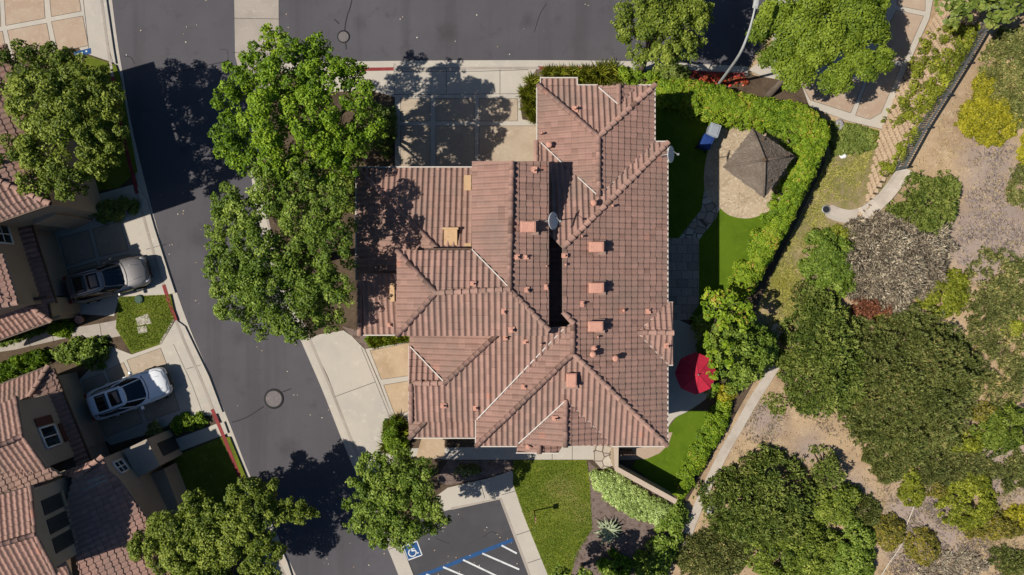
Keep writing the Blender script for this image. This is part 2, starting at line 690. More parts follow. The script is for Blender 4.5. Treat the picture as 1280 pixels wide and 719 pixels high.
M['asphalt'] = t.done(col, .88, .25)
t = NT('asphalt_dark')
col = t.mix(t.ramp(t.noise(.5, 5), .4, .7), t.rgb((.060, .056, .060)), (.073, .069, .072))
col = t.mix(t.ramp(t.noise(2.4, 6, .7), .58, .76), col, (.04, .037, .038))
col = t.mul(col, t.noise(60, 3, .8), .25)
t.bump(t.noise(90, 3, .8), .35, .01)
M['asphalt_dark'] = t.done(col, .88, .25)

# the dry hillside: sandy soil, straw, grey-violet gravelly patches, thin green grass near the hedge
t = NT('hillside')
col = t.mix(t.ramp(t.noise(.35, 6, .7), .38, .66), t.rgb((.46, .325, .195)), (.31, .212, .13))
col = t.mix(t.ramp(t.noise(1.6, 6, .75), .5, .72), col, (.52, .395, .25))
col = t.mix(t.ramp(t.noise(2.3, 6, .75, dist=.6), .58, .74), col, (.17, .11, .075))
for (bx, by, br, bw) in ((1220, 205, 1.9, 1.0), (1240, 300, 2.6, 1.2), (955, 525, 1.0, .8), (1150, 660, 2.6, 1.2), (1060, 620, 1.2, 1.0), (1260, 590, 2.0, 1.0), (1010, 560, .7, .7)):
    col = t.mix(t.math('MULTIPLY', t.blob(XY(bx, by), br, .9, bw, .8), .6), col, (.31, .255, .25))
for (bx, by, br) in ((975, 340, 1.6), (1000, 280, 1.7), (990, 385, 1.4), (1065, 215, 2.4), (1040, 300, 1.0), (950, 420, 1.0)):
    g = t.mix(t.ramp(t.noise(1.4, 6, .75), .42, .62), t.rgb((.17, .165, .045)), (.27, .21, .115))
    col = t.mix(t.math('MULTIPLY', t.blob(XY(bx, by), br, 1.0, 1.1, .7), .9), col, g)
col = t.mix(t.math('MULTIPLY', t.blob(XY(982, 358), .9, .7, .6, .9), .75), col, (.20, .19, .02))
spk = t.ramp(t.noise(19, 3, .8), .66, .72)
col = t.mix(t.math('MULTIPLY', spk, .7), col, (.06, .045, .035))
spk2 = t.ramp(t.noise(24, 2, .8), .70, .75)
col = t.mix(spk2, col, (.5, .42, .3))
col = t.mul(col, t.noise(50, 4, .8), .4)
t.bump(t.noise(12, 6, .8), .8, .06)
M['hillside'] = t.done(col, .95, .1)

# ------------------------------------------------------------------ ground sheet and streets
bm = bmesh.new()
R_ = 260
v = [bm.verts.new(p) for p in ((-R_, -R_, -.004), (R_, -R_, -.004), (R_, R_, -.004), (-R_, R_, -.004))]
bm.faces.new(v)
tag(obj('ground', bm, M['hillside']), kind='structure')

LK = [(126, -120), (139, 0), (147, 60), (152, 90), (162, 150), (177, 215), (194, 280), (213, 345), (236, 410), (262, 470), (290, 540), (313, 598), (360, 700), (420, 830)]   # left lip of the street
RK = [(520, 765), (500, 719), (452, 606), (426, 543), (403, 485), (377, 425), (352, 365), (331, 300), (318, 240), (312, 180), (316, 130), (330, 98), (352, 82)]            # right lip, turning the corner
TOPK = [(352, 81), (480, 79), (640, 78), (780, 79), (880, 83), (935, 86)]

roadpoly = smooth_line(LK, 5) + smooth_line(RK, 5) + smooth_line(TOPK, 3) + [(960, 40), (966, -20), (975, -130)]
bm = bmesh.new()
f = bm.faces.new([bm.verts.new((*XY(*p), .004)) for p in roadpoly])
if f.normal.z < 0:
    f.normal_flip()
bm.normal_update()
for f in bm.faces:
    if f.normal.z < 0:
        f.normal_flip()
tag(obj('road', bm, M['asphalt']), kind='structure')


def sheet(name, poly, z, mat, kind='structure', curve=0, parent=None):
    poly = smooth_line(poly, curve, True) if curve else poly
    bm = bmesh.new()
    f = bm.faces.new([bm.verts.new((*XY(*p), z)) for p in poly])
    bm.normal_update()
    if f.normal.z < 0:
        f.normal_flip()
    o = obj(name, bm, mat, parent)
    if kind:
        o['kind'] = kind
    if name.endswith('_panel'):
        jb = bmesh.new()
        for i in range(len(poly)):
            add_strip(jb, [XY(*poly[i]), XY(*poly[(i + 1) % len(poly)])], -.012, .012, z + .003 + .0004 * i)
        for f in jb.faces:
            if f.normal.z < 0:
                f.normal_flip()
        tag(obj('pavement_joint', jb, M['joint']), kind='structure')
    return o


M['joint'] = surf('joint', (.10, .085, .07), (), (20, .3), .9, .1)
# concrete valley gutter crossing the street mouth
slab('gutter', [(291, -120), (347, -120), (349, 70), (352, 90), (300, 95), (294, 70)], .016, M['concrete_old'])
for yy in (23, 66):
    strip_obj('pavement_joint', [(291, yy), (349, yy + 1)], -.012, .012, .021, M['seal'], n=1)

# gutters, kerbs
strip_obj('gutter', LK, -.42, .05, .012, M['concrete'], thick=.05)
strip_obj('kerb', LK, -.57, -.42, .125, M['concrete_old'], thick=.16)
strip_obj('gutter', RK[:12], -.40, .05, .012, M['concrete'], thick=.05)
strip_obj('kerb', RK[:12], -.55, -.40, .125, M['concrete_old'], thick=.16)
strip_obj('gutter', TOPK, -.30, .12, .012, M['concrete'], thick=.05)
strip_obj('kerb', TOPK, -.45, -.30, .125, M['concrete_old'], thick=.16)


def cut(line, i, j):
    return line[i:j + 1]


RED = .131
strip_obj('painted_kerb', [(153, 95), (162, 150), (177, 215), (183, 240)], -.60, -.40, RED, M['red_paint'], thick=.13)
strip_obj('painted_kerb', [(216, 353), (223, 375), (231, 397)], -.60, -.40, RED, M['red_paint'], thick=.13)
strip_obj('painted_kerb', [(276, 507), (290, 540), (311, 593)], -.60, -.40, RED, M['red_paint'], thick=.13)
strip_obj('painted_kerb', [(430, 80), (480, 79.3), (492, 79)], -.47, -.28, RED, M['red_paint'], thick=.13, n=2)
strip_obj('painted_kerb', [(674, 78), (720, 78), (775, 79)], -.47, -.28, RED, M['red_paint'], thick=.13, n=2)
strip_obj('painted_kerb', [(850, 82), (900, 85), (930, 86)], -.47, -.28, RED, M['red_paint'], thick=.13, n=2)

# ---- west side: yards and drives (slabs 12 cm above the street)
WK = [(x - 11, y) for x, y in LK]
slab('yard', [(-700, -400)] + [(120, -400)] + WK + [(380, 1000), (-700, 1000)], .10, M['soil'])
# northern drive in the corner
slab('driveway', [(-160, -160), (126, -160), (134, 0), (143, 62), (146, 80), (104, 66), (100, 60), (-60, 92), (-160, 92)], .116, M['concrete'])
for q in ([(60, -40), (94, -46), (103, 15), (66, 22)], [(66, 28), (105, 21), (112, 58), (74, 66)], [(5, -40), (54, -40), (58, 24), (9, 33)],
          [(11, 39), (60, 30), (68, 72), (20, 78)], [(-60, -40), (-1, -40), (3, 34), (-60, 46)], [(-60, 52), (5, 40), (13, 84), (-60, 92)]):
    sheet('driveway_panel', q, .121, M['aggregate_pink'])
strip_obj('pavement_joint', [(105, -5), (112, 58), (113, 66)], -.012, .012, .122, M['seal'], n=1)
strip_obj('pavement_joint', [(128, -5), (137, 60), (143, 80)], -.01, .01, .121, M['seal'], n=1)
slab('lawn', [(110, 70), (146, 82), (152, 100), (162, 160), (172, 215), (150, 235), (120, 240), (95, 200), (90, 110)], .118, M['lawn'])
sheet('parking_marking', [(94, 66), (115, 61), (115.5, 68), (96, 72)], .1262, M['blue_paint'])
for (mx, my) in ((99, 68.5), (104, 67.3), (109.5, 65.2)):
    sheet('parking_marking', [(mx - 1, my - .8), (mx + 1, my - 1.2), (mx + 1.2, my + .8), (mx - .8, my + 1)], .128, M['white_paint'])
# drive of the grey car
slab('driveway', [(50, 285), (70, 288), (132, 250), (172, 233), (184, 250), (194, 285), (213, 345), (220, 366), (196, 372), (150, 372), (144, 395), (85, 392)], .116, M['concrete'])
for q in ([(76, 298), (112, 288), (121, 322), (85, 333)], [(117, 287), (152, 277), (162, 313), (126, 321)], [(86, 337), (122, 327), (130, 352), (93, 364)], [(127, 326), (163, 318), (172, 340), (135, 352)]):
    sheet('driveway_panel', q, .121, M['aggregate_grey'])
strip_obj('pavement_joint', [(184, 312), (206, 306)], -.012, .012, .122, M['seal'], n=1)
strip_obj('pavement_joint', [(172, 245), (186, 290), (205, 352)], -.008, .008, .122, M['seal'], n=2)
slab('sidewalk', [(125, 243), (168, 231), (174, 250), (130, 262)], .120, M['concrete'])
# six sided lawn
slab('lawn', [(150, 371), (214, 368), (221, 398), (203, 430), (166, 442), (146, 410)], .125, M['lawn'])
strip_obj('sidewalk', [(212, 370), (221, 398), (203, 430)], -.14, -.02, .127, M['concrete_old'], thick=.1, n=1)
# path between the houses and the drive of the white car
slab('path', [(-80, 436), (-80, 452), (20, 437), (60, 428), (95, 420), (112, 422), (130, 424), (152, 420), (148, 400), (122, 405), (60, 415), (-20, 425)], .117, M['concrete_old'])
for q in ([(95, 407), (98, 428)], [(36, 420), (40, 434)], [(126, 404), (129, 424)], [(66, 414), (69, 428)]):
    strip_obj('pavement_joint', q, -.012, .012, .1215, M['seal'], n=1)
slab('driveway', [(100, 475), (140, 433), (166, 443), (203, 430), (221, 400), (232, 408), (262, 470), (279, 515), (262, 519), (230, 520), (200, 538), (140, 556), (120, 540)], .116, M['concrete'])
for q in ([(160, 450), (202, 435), (210, 456), (168, 470)], [(104, 476), (130, 466), (142, 496), (118, 512)], [(134, 463), (156, 453), (166, 474), (146, 492)], [(120, 518), (170, 500), (180, 528), (134, 546)], [(175, 497), (216, 482), (226, 512), (186, 526)]):
    sheet('driveway_panel', q, .121, M['aggregate_grey'])
strip_obj('pavement_joint', [(218, 430), (241, 480), (256, 520)], -.01, .01, .1215, M['seal'], n=1)
strip_obj('pavement_joint', [(234, 461), (252, 456)], -.012, .012, .1215, M['seal'], n=1)
slab('sidewalk', [(195, 558), (270, 530), (281, 527), (286, 541), (276, 545), (202, 573)], .122, M['concrete'])
slab('lawn', [(205, 576), (278, 546), (288, 546), (309, 597), (330, 640), (250, 660), (222, 640)], .12, M['lawn'])
slab('sidewalk', [(310, 700), (350, 680), (360, 702), (372, 740), (330, 760)], .12, M['concrete'])
# stepping stones in the lawn
for q in ([(171, 398), (186, 392), (191, 404), (174, 407)], [(173, 409), (184, 407), (186, 415), (175, 417)]):
    slab('stepping_stone', q, .145, M['concrete'], z0=.1)

# ---- middle block: yard slab under the big house
EKR = [(x + 10, y) for x, y in RK[:12]]
slab('yard', EKR + [(345, 92), (352, 87), (480, 85), (640, 84), (780, 85), (900, 90), (935, 92), (1010, 125), (1035, 165), (1030, 205), (985, 300), (960, 350), (930, 420), (945, 470), (850, 640), (800, 719), (780, 900), (545, 860)], .10, M['soil'])
slab('driveway', [(470, 83.5), (673, 83), (664, 98), (660, 100), (652, 120), (650, 132), (653, 150), (672, 153), (680, 260), (494, 260), (494, 122), (470, 116)], .117, M['concrete'])
for q in ([(501, 124), (538, 124), (538, 152), (501, 152)], [(545, 124), (593, 124), (593, 152), (545, 152)], [(599, 124), (647, 124), (647, 152), (599, 152)],
          [(501, 158), (538, 158), (538, 240), (501, 240)], [(545, 158), (593, 158), (593, 240), (545, 240)], [(599, 158), (682, 158), (682, 260), (599, 260)]):
    sheet('driveway_panel', q, .122, M['aggregate_grey'])
for q in ([(493, 80), (493, 118)], [(558, 85), (558, 119)], [(625, 84), (625, 119)], [(493, 119), (655, 118)], [(660, 88), (600, 90), (493, 90)]):
    strip_obj('pavement_joint', q, -.012, .012, .1225, M['seal'], n=1)
slab('sidewalk', [(396, 90), (470, 86), (470, 114), (396, 116)], .115, M['concrete'])
# drive on the west flank
slab('driveway', [(381, 426), (400, 418), (430, 413), (440, 420), (456, 436), (474, 478), (492, 524), (507, 560), (470, 600), (452, 592), (427, 534), (404, 478)], .116, M['concrete'])
strip_obj('pavement_joint', [(418, 496), (470, 477)], -.014, .014, .1215, M['seal'], n=1)
strip_obj('pavement_joint', [(389, 427), (410, 470), (432, 528), (452, 580)], -.012, .012, .1215, M['seal'], n=1)
strip_obj('pavement_joint', [(452, 434), (471, 480), (488, 522)], -.01, .01, .1218, M['seal'], n=1)
slab('driveway', [(457, 436), (540, 424), (540, 535), (492, 524), (476, 480)], .118, M['concrete'])
for q in ([(463, 438), (528, 425), (528, 467), (477, 474)], [(480, 481), (528, 473), (528, 510), (494, 518)]):
    sheet('driveway_panel', q, .123, M['aggregate'])
# south walk, planter, lawn
slab('path', [(512, 560), (735, 556), (742, 557), (742, 574), (560, 574), (512, 570)], .118, M['concrete'])
for xx in (690, 715, 665):
    strip_obj('pavement_joint', [(xx, 556), (xx, 574)], -.012, .012, .1235, M['seal'], n=1)
slab('patio', [(528, 545), (556, 548), (556, 572), (520, 572)], .121, M['aggregate'])
slab('lawn', [(642, 574.5), (733, 574.5), (737, 600), (741, 660), (725, 690), (712, 719), (712, 780), (712, 780), (685, 719), (655, 645), (641, 604)], .122, M['lawn'])
slab('sidewalk', [(545, 620), (560, 609), (612, 597), (640, 588), (652, 620), (690, 719), (720, 800), (697, 800), (663, 719), (626, 622), (564, 636), (548, 640)], .12, M['concrete'])
for q in ([(627, 618), (648, 612)], [(645, 668), (670, 660)], [(600, 600), (606, 622)], [(659, 703), (683, 695)]):
    strip_obj('pavement_joint', q, -.014, .014, .1255, M['seal'], n=1)
# parking bays
sheet('parking_bay', [(487, 655), (530, 646), (564, 635.5), (625, 623), (662, 719), (690, 800), (545, 800), (503, 690)], .1035, M['asphalt_dark'])
slab('sidewalk', [(486, 686), (503, 681), (545, 790), (527, 790)], .14, M['concrete'])
strip_obj('kerb', [(564, 634.5), (626, 622), (663, 719), (690, 790)], -.1, .04, .128, M['concrete_old'], thick=.05, n=1)
strip_obj('parking_marking', [(519, 721), (545, 712), (590, 694), (641, 674)], -.11, .11, .1085, M['blue_paint'], n=1)
for q in ([(554, 708), (592, 724)], [(579, 699), (625, 721)], [(603, 691), (649, 711)], [(627, 681), (646, 691)], [(533, 717), (550, 724)]):
    strip_obj('parking_marking', q, -.05, .05, .110, M['white_paint'], n=1)
# the accessible-bay symbol
cx, cy = XY(516, 687.5)
ang = math.radians(20)


def loc2(u, v):
    u, v = u * .9, v * .9
    return (cx + u * math.cos(ang) - v * math.sin(ang), cy + u * math.sin(ang) + v * math.cos(ang))


bm = bmesh.new()
bm.faces.new([bm.verts.new((*loc2(u, v), .1085)) for u, v in ((-.48, -.48), (.48, -.48), (.48, .48), (-.48, .48))])
tag(obj('parking_marking', bm, M['blue_paint']), kind='structure')
bm = bmesh.new()
for pts, hw in (([(-.48, -.48), (.48, -.48)], .03), ([(.48, -.48), (.48, .48)], .03), ([(.48, .48), (-.48, .48)], .03), ([(-.48, .48), (-.48, -.48)], .03),
                ([(-.03, .27), (-.03, -.02)], .045), ([(-.03, .1), (.17, .1)], .03), ([(-.03, -.02), (.15, -.02), (.24, -.27), (.33, -.24)], .04)):
    add_strip(bm, [loc2(*p) for p in pts], -hw, hw, .1105 + hw * .02)
arc = [(-.06 + .24 * math.cos(a), -.12 + .24 * math.sin(a)) for a in np.linspace(math.radians(105), math.radians(345), 14)]
add_strip(bm, [loc2(*p) for p in arc], -.03, .03, .1128)
hd = [loc2(-.03 + .07 * math.cos(a), .35 + .07 * math.sin(a)) for a in np.linspace(0, 6.28, 13)[:-1]]
bm.faces.new([bm.verts.new((*p, .1113)) for p in hd])
for f in bm.faces:
    f.normal_update()
    if f.normal.z < 0:
        f.normal_flip()
tag(obj('parking_marking', bm, M['white_paint']), kind='structure')

# cracks sealed with tar
for q, hw in (([(213, 92), (232, 88), (258, 82), (283, 77)], .022), ([(275, 62), (284, 63), (285, 76)], .012), ([(440, 0), (437, 12), (434, 20), (431, 38), (433, 62)], .03),
              ([(418, 24), (424, 30)], .03), ([(290, 528), (308, 522), (330, 508)], .03), ([(353, 490), (364, 486)], .03), ([(604, 671), (614, 664), (622, 667)], .015),
              ([(545, 672), (562, 679)], .012), ([(155, 70), (164, 72), (168, 80)], .02), ([(668, 40), (675, 18), (683, 5)], .015)):
    strip_obj('tar_seam', q, -hw, hw, .0085 if q[0][0] not in (604, 545) else .109, M['seal'], n=4)

# stone flags, patio, gravel and turf on the east flank
slab('lawn', [(780, 110), (835, 105), (990, 170), (985, 290), (925, 385), (880, 400), (780, 400)], .119, M['turf'])
M['gravel'] = surf('gravel', (.45, .35, .235), [(1.2, (.36, .275, .18), .42, .65), (7, (.56, .47, .35), .5, .65), (11, (.17, .12, .085), .58, .66)], (30, .4), .95, .15, (40, .8, .02))
slab('gravel_bed', [(884, 190), (897, 165), (922, 153), (952, 153), (982, 172), (994, 200), (988, 230), (966, 260), (938, 273), (912, 270), (897, 258), (884, 246), (879, 225)], .126, M['gravel'], curve=4)
# flagstones and patio pavers: joints built as a stone pattern
t = NT('flagstone')
vo = t.new('ShaderNodeTexVoronoi', feature='DISTANCE_TO_EDGE')
vo.inputs['Scale'].default_value = 2.1
t.l.new(t.pos(), vo.inputs['Vector'])
vc = t.new('ShaderNodeTexVoronoi')
vc.inputs['Scale'].default_value = 2.1
t.l.new(t.pos(), vc.inputs['Vector'])
col = t.mix(vc.outputs['Color'], t.rgb((.36, .31, .24)), (.47, .42, .35))
sepc = t.new('ShaderNodeSeparateColor')
t.l.new(vc.outputs['Color'], sepc.inputs[0])
col = t.mix(sepc.outputs[0], t.rgb((.30, .25, .19)), (.50, .44, .36))
col = t.mix(t.ramp(t.noise(3, 5, .7), .5, .75), col, (.36, .30, .26))
col = t.mix(t.ramp(vo.outputs['Distance'], .05, .035), col, (.12, .09, .07))
col = t.mul(col, t.noise(30, 3, .7), .2)
t.bump(t.ramp(vo.outputs['Distance'], .02, .07), .6, .02)
M['flagstone'] = t.done(col, .9, .2)
slab('path', [(741, 556), (770, 556), (770, 580), (752, 586), (741, 574)], .121, M['flagstone'])
slab('path', [(880, 235), (897, 240), (899, 262), (893, 275), (876, 296), (872, 302), (848, 298), (862, 280), (876, 262)], .122, M['flagstone'])
t = NT('paver')
br = t.new('ShaderNodeTexBrick')
br.inputs['Scale'].default_value = 1.0
br.inputs['Brick Width'].default_value = .62
br.inputs['Row Height'].default_value = .5
br.inputs['Mortar Size'].default_value = .012
br.inputs['Color1'].default_value = lin((.33, .25, .2))
br.inputs['Color2'].default_value = lin((.22, .17, .14))
br.inputs['Mortar'].default_value = lin((.1, .08, .065))
t.l.new(t.pos(), br.inputs['Vector'])
M['paver'] = t.done(t.mul(br.outputs['Color'], t.noise(8, 5), .3), .9, .2)
slab('patio', [(790, 298), (873, 298), (873, 380), (860, 400), (790, 400)], .123, M['paver'])
slab('patio', [(790, 400), (870, 410), (893, 450), (888, 490), (862, 512), (843, 522), (833, 536), (825, 548), (790, 555)], .121, M['concrete'], curve=3)
slab('lawn', [(826, 552), (832, 538), (845, 521), (864, 512), (897, 515), (905, 520), (880, 560), (865, 590), (852, 622), (838, 617), (790, 583), (795, 574), (818, 568)], .117, M['turf'])
slab('patio', [(770, 545), (840, 540), (835, 555), (824, 566), (808, 573), (790, 574), (770, 575)], .1225, M['aggregate_pink'], curve=0)
slab('flower_bed', [(735, 576), (752, 590), (770, 580), (848, 628), (850, 660), (830, 719), (800, 780), (700, 780), (720, 690), (740, 660)], .124, M['mulch'])
slab('flower_bed', [(560, 575), (640, 575), (638, 588), (600, 598), (560, 606), (545, 600)], .115, M['mulch'])
slab('flower_bed', [(428, 408), (452, 414), (512, 418), (512, 424), (457, 435), (438, 418)], .122, M['mulch'])
slab('flower_bed', [(396, 118), (492, 118), (492, 212), (446, 212), (446, 420), (430, 412), (385, 425), (345, 330), (332, 240), (330, 150)], .112, M['soil'])
slab('flower_bed', [(672, 85), (940, 94), (940, 106), (830, 106), (672, 104), (655, 140), (650, 128), (655, 105)], .116, M['mulch'])

# top right walk
slab('sidewalk', [(935, 88), (962, 70), (980, -60), (1110, -60), (1165, -60), (1165, 0), (1160, 25), (1128, 95), (1102, 162), (1060, 152), (1008, 133), (985, 115), (960, 100)], .11, M['concrete'])
for q in ([(1120, -40), (1155, -40), (1155, 15), (1120, 8)], [(1119, 14), (1153, 21), (1128, 78), (1090, 70)], [(1092, 78), (1124, 85), (1100, 142), (1086, 150), (1068, 145)],
          [(1012, 126), (1062, 142), (1078, 104), (1040, 92), (1000, 104)], [(1060, -40), (1114, -40), (1112, 8), (1060, 3)]):
    sheet('sidewalk_panel', q, .1145, M['aggregate_pink'])
slab('planter', [(930, 93), (1000, 105), (1010, 132), (985, 132), (925, 110)], .1185, M['soil'])
slab('lawn', [(1028, 150), (1062, 154), (1100, 164), (1098, 185), (1040, 190), (1030, 170)], .06, M['lawn'])
# drainage swales
M['swale'] = surf('swale', (.46, .40, .33), [(.9, (.37, .31, .25), .4, .7), (5, (.52, .46, .39), .55, .75)], (30, .15), .9, .2, (50, .3, .01))
SWALE = [(1033, 262), (1046, 268), (1062, 271), (1078, 267), (1092, 256), (1105, 240), (1120, 214)]
strip_obj('drain_channel', [(972, 452), (958, 475), (942, 500), (925, 530), (905, 565), (890, 595), (874, 630), (862, 660), (852, 690)], -.27, .27, .045, M['swale'], thick=.1)
# drain gully in the rounded end
# ------------------------------------------------------------------ tiled roofs
t = NT('roof_tile')
at = t.new('ShaderNodeAttribute', attribute_name='tint')
r_ = t.new('ShaderNodeValToRGB')
e = r_.color_ramp.elements
e[0].position, e[0].color = 0, lin((0.115, 0.066, 0.050))
e[1].position, e[1].color = 1, lin((0.320, 0.157, 0.113))
for p_, c_ in ((.3, (.234, .138, .108)), (.65, (.278, .164, .129)), (.9, (.325, .190, .149))):
    k_ = e.new(p_)
    k_.color = lin(c_)
t.l.new(at.outputs['Fac'], r_.inputs['Fac'])
col = t.mix(t.ramp(t.noise(.45, 5, .7), .4, .75), r_.outputs['Color'], (.245, .165, .13))
col = t.mix(t.math('MULTIPLY', t.ramp(t.noise(2.4, 6, .75), .56, .78), .6), col, (.20, .145, .115))
col = t.mix(t.math('MULTIPLY', t.ramp(t.noise(7, 5, .8), .62, .8), .5), col, (.40, .295, .235))
col = t.mul(col, t.noise(26, 4, .8), .22)
t.bump(t.noise(60, 3, .7), .25, .01)
M['tile'] = t.done(col, .85, .2)
M['tile_new'] = surf('tile_new', (.55, .28, .20), [(2, (.46, .24, .18), .45, .7), (5, (.36, .22, .17), .6, .75)], (18, .22), .8, .2)
M['stucco'] = surf('stucco', (.42, .32, .22), [(.7, (.36, .27, .18), .4, .7)], (40, .12), .92, .15, (60, .3, .01))
M['stucco_grey'] = surf('stucco_grey', (.36, .30, .24), [(.7, (.31, .26, .2), .4, .7)], (40, .12), .92, .15, (60, .3, .01))
M['fascia'] = surf('fascia', (.55, .48, .41), (), (12, .1), .6, .3)
M['flashing'] = surf('flashing', (.58, .52, .46), (), (8, .2), .55, .4)
M['trim'] = surf('trim', (.10, .06, .04), (), (12, .15), .7, .3)
M['plywood'] = surf('plywood', (.55, .36, .2), [(4, (.46, .28, .15), .5, .7)], (30, .12), .85, .2)
M['white_frame'] = surf('white_frame', (.72, .72, .70), (), (10, .06), .5, .4)
t = NT('window_glass')
M['glass'] = t.done(t.mix(t.ramp(t.noise(.9, 3), .4, .7), t.rgb((.012, .017, .02)), (.03, .045, .05)), .08, .6)
M['shutter'] = surf('shutter', (.09, .032, .025), (), (14, .2), .7, .3)

TW, TL = .285, .33       # barrel spacing and course length on plan


def hsh(a, b):
    v = np.sin(a * 127.1 + b * 311.7) * 43758.5453
    return v - np.floor(v)


def tile_patch(bm, tri, down, amp=.05):
    """cover one plan triangle (3D corners) with rows of barrel tiles running along `down`"""
    lay = bm.faces.layers.float.get('tint') or bm.faces.layers.float.new('tint')
    a, b, c = [Vector(p) for p in tri]
    d = Vector((down[0], down[1])).normalized()
    u = Vector((-d.y, d.x))
    nrm = (b - a).cross(c - a)
    if abs(nrm.z) < 1e-6:
        return
    zf = lambda x, y: a.z - (nrm.x * (x - a.x) + nrm.y * (y - a.y)) / nrm.z
    us = [u.dot(p.xy) for p in (a, b, c)]
    ds = [d.dot(p.xy) for p in (a, b, c)]
    SUB = 8
    i0, i1 = math.floor(min(us) / TW * SUB) - 1, math.ceil(max(us) / TW * SUB) + 1
    j0, j1 = math.floor(min(ds) / TL) - 1, math.ceil(max(ds) / TL) + 1
    tb = bmesh.new()
    tl = tb.faces.layers.float.new('tint')
    for j in range(j0, j1):
        rows = []
        for (dv, lift) in ((.002, .0), (TL * .985, .034)):
            row = []
            for i in range(i0, i1 + 1):
                ph = (i % SUB) / SUB
                # S profile: a broad round barrel and a narrow pan
                hgt = amp * (math.cos(2 * math.pi * ph) * .9 + .35 * math.cos(4 * math.pi * ph + .4) * .4)
                U, D = i / SUB * TW, j * TL + dv
                jig = (hsh(math.floor((i + SUB / 2) / SUB), j) - .5)
                D += jig * .028 if dv > .1 else 0
                x, y = u.x * U + d.x * D, u.y * U + d.y * D
                row.append(tb.verts.new((x, y, zf(x, y) + hgt + lift + jig * .012 + .03)))
            rows.append(row)
        for i in range(len(rows[0]) - 1):
            f = tb.faces.new((rows[0][i], rows[1][i], rows[1][i + 1], rows[0][i + 1]))
            f.smooth = True
            k = math.floor((i0 + i + SUB / 2) / SUB)
            f[tl] = float(np.clip(.5 + .26 * (hsh(k, j) + hsh(k + 7, j * 3) - 1) * 1.25 + (.42 if hsh(k * 3 + 1, j + 9) > .985 else 0), 0, 1))
        prev = rows[1]
        if j > j0:
            first = [tb.verts.new(v.co) for v in rows[0]]
            for i in range(len(prev) - 1):
                f = tb.faces.new((last[i], first[i], first[i + 1], last[i + 1]))
                f[tl] = 0.1
        last = [tb.verts.new(v.co) for v in rows[1]]
    P3 = [a, b, c]
    if (b.xy - a.xy).cross(c.xy - a.xy) < 0:
        P3 = [a, c, b]
    for i in range(3):
        p, q = P3[i].xy, P3[(i + 1) % 3].xy
        e_ = q - p
        if e_.length < 1e-6:
            continue
        out = Vector((e_.y, -e_.x, 0)).normalized()
        bmesh.ops.bisect_plane(tb, geom=tb.verts[:] + tb.edges[:] + tb.faces[:], plane_co=(p.x, p.y, 0), plane_no=out, clear_outer=True, dist=1e-6)
    tb.normal_update()
    me = bpy.data.meshes.new('tmp')
    tb.to_mesh(me)
    tb.free()
    bm.from_mesh(me)
    bpy.data.meshes.remove(me)


PLANES = []      # (pixel polygon, z function of pixel) for seating vents on the roof


class Plane:
    def __init__(self, d, ref, z, pitch=.333):
        self.d = Vector(d).normalized()
        self.m = pitch
        self.z = z
        self.p = P(ref[0], ref[1], z).xy

    def at(self, px, py):
        a = P(px, py, 0).xy
        ad = a.dot(self.d)
        pd = self.p.dot(self.d)
        z = (self.z + self.m * pd - self.m * ad) / (1 - self.m * ad / H)
        return P(px, py, z)

    def zxy(self, x, y):
        return self.z - self.m * (Vector((x, y)) - self.p).dot(self.d)


def roof_poly(bm, plane, px, zs=None, under=None):
    """px polygon on the plane (or with explicit heights zs) tiled; a thin deck is laid underneath"""
    pts = [plane.at(*p) if zs is None else P(p[0], p[1], zs[i]) for i, p in enumerate(px)]
    tb = bmesh.new()
    f = tb.faces.new([tb.verts.new((p.x, p.y, 0)) for p in pts])
    vs_ = list(f.verts)
    res = bmesh.ops.triangulate(tb, faces=[f])
    idx = {v: i for i, v in enumerate(vs_)}
    tris = [[idx[v] for v in g.verts] for g in tb.faces]
    tb.free()
    for tr in tris:
        tile_patch(bm, [pts[i] for i in tr], plane.d)
    if under is not None:
        lo = [under.verts.new(p - Vector((0, 0, .14))) for p in pts]
        hi = [under.verts.new(p - Vector((0, 0, .03))) for p in pts]
        n = len(pts)
        try:
            under.faces.new(hi)
            under.faces.new(lo[::-1])
            for i in range(n):
                under.faces.new((lo[i], lo[(i + 1) % n], hi[(i + 1) % n], hi[i]))
        except ValueError:
            pass
    if zs is None:
        PLANES.append((np.array(px, float), plane))
    return pts


def roof_z(px, py):
    best = None
    for poly, pl in PLANES:
        if in_poly(np.array([[px, py]], float), poly)[0]:
            p = pl.at(px, py)
            if best is None or p.z > best.z:
                best = p
    return best if best is not None else P(px, py, 6)


def caps(bm, a, b, rad=.13, lift=.05, mat=0):
    """overlapping half-round cap tiles along a hip or ridge, lapped downhill"""
    if isinstance(bm, list):
        bm.append(bmesh.new())
        bm = bm[-1]
    if a[2] < b[2]:
        a, b = b, a
    lay = bm.faces.layers.float.get('tint') or bm.faces.layers.float.new('tint')
    a, b = Vector(a), Vector(b)
    d = b - a
    n = max(1, int(d.length / .36))
    d.normalize()
    side = d.cross(Vector((0, 0, 1))).normalized()
    upv = side.cross(d).normalized()
    L = (b - a).length / n
    for i in range(n):
        t0 = float(np.clip(.5 + random.gauss(0, .2), 0, 1))
        jx = random.gauss(0, .008)
        rows = []
        for (s, r, l) in ((-.02, rad * .86, lift - .015), (L + .03, rad * 1.08, lift + .02)):
            c = a + d * (i * L + s) + upv * l + side * jx
            rows.append([bm.verts.new(c + side * (r * math.cos(th)) + upv * (r * math.sin(th) * .9)) for th in np.linspace(-.25, math.pi + .25, 8)])
        for k in range(7):
            f = bm.faces.new((rows[0][k], rows[1][k], rows[1][k + 1], rows[0][k + 1]))
            f.smooth = True
            f[lay] = t0
        f = bm.faces.new(rows[1])
        f[lay] = .05
    bmesh.ops.recalc_face_normals(bm, faces=bm.faces[:]) if False else None


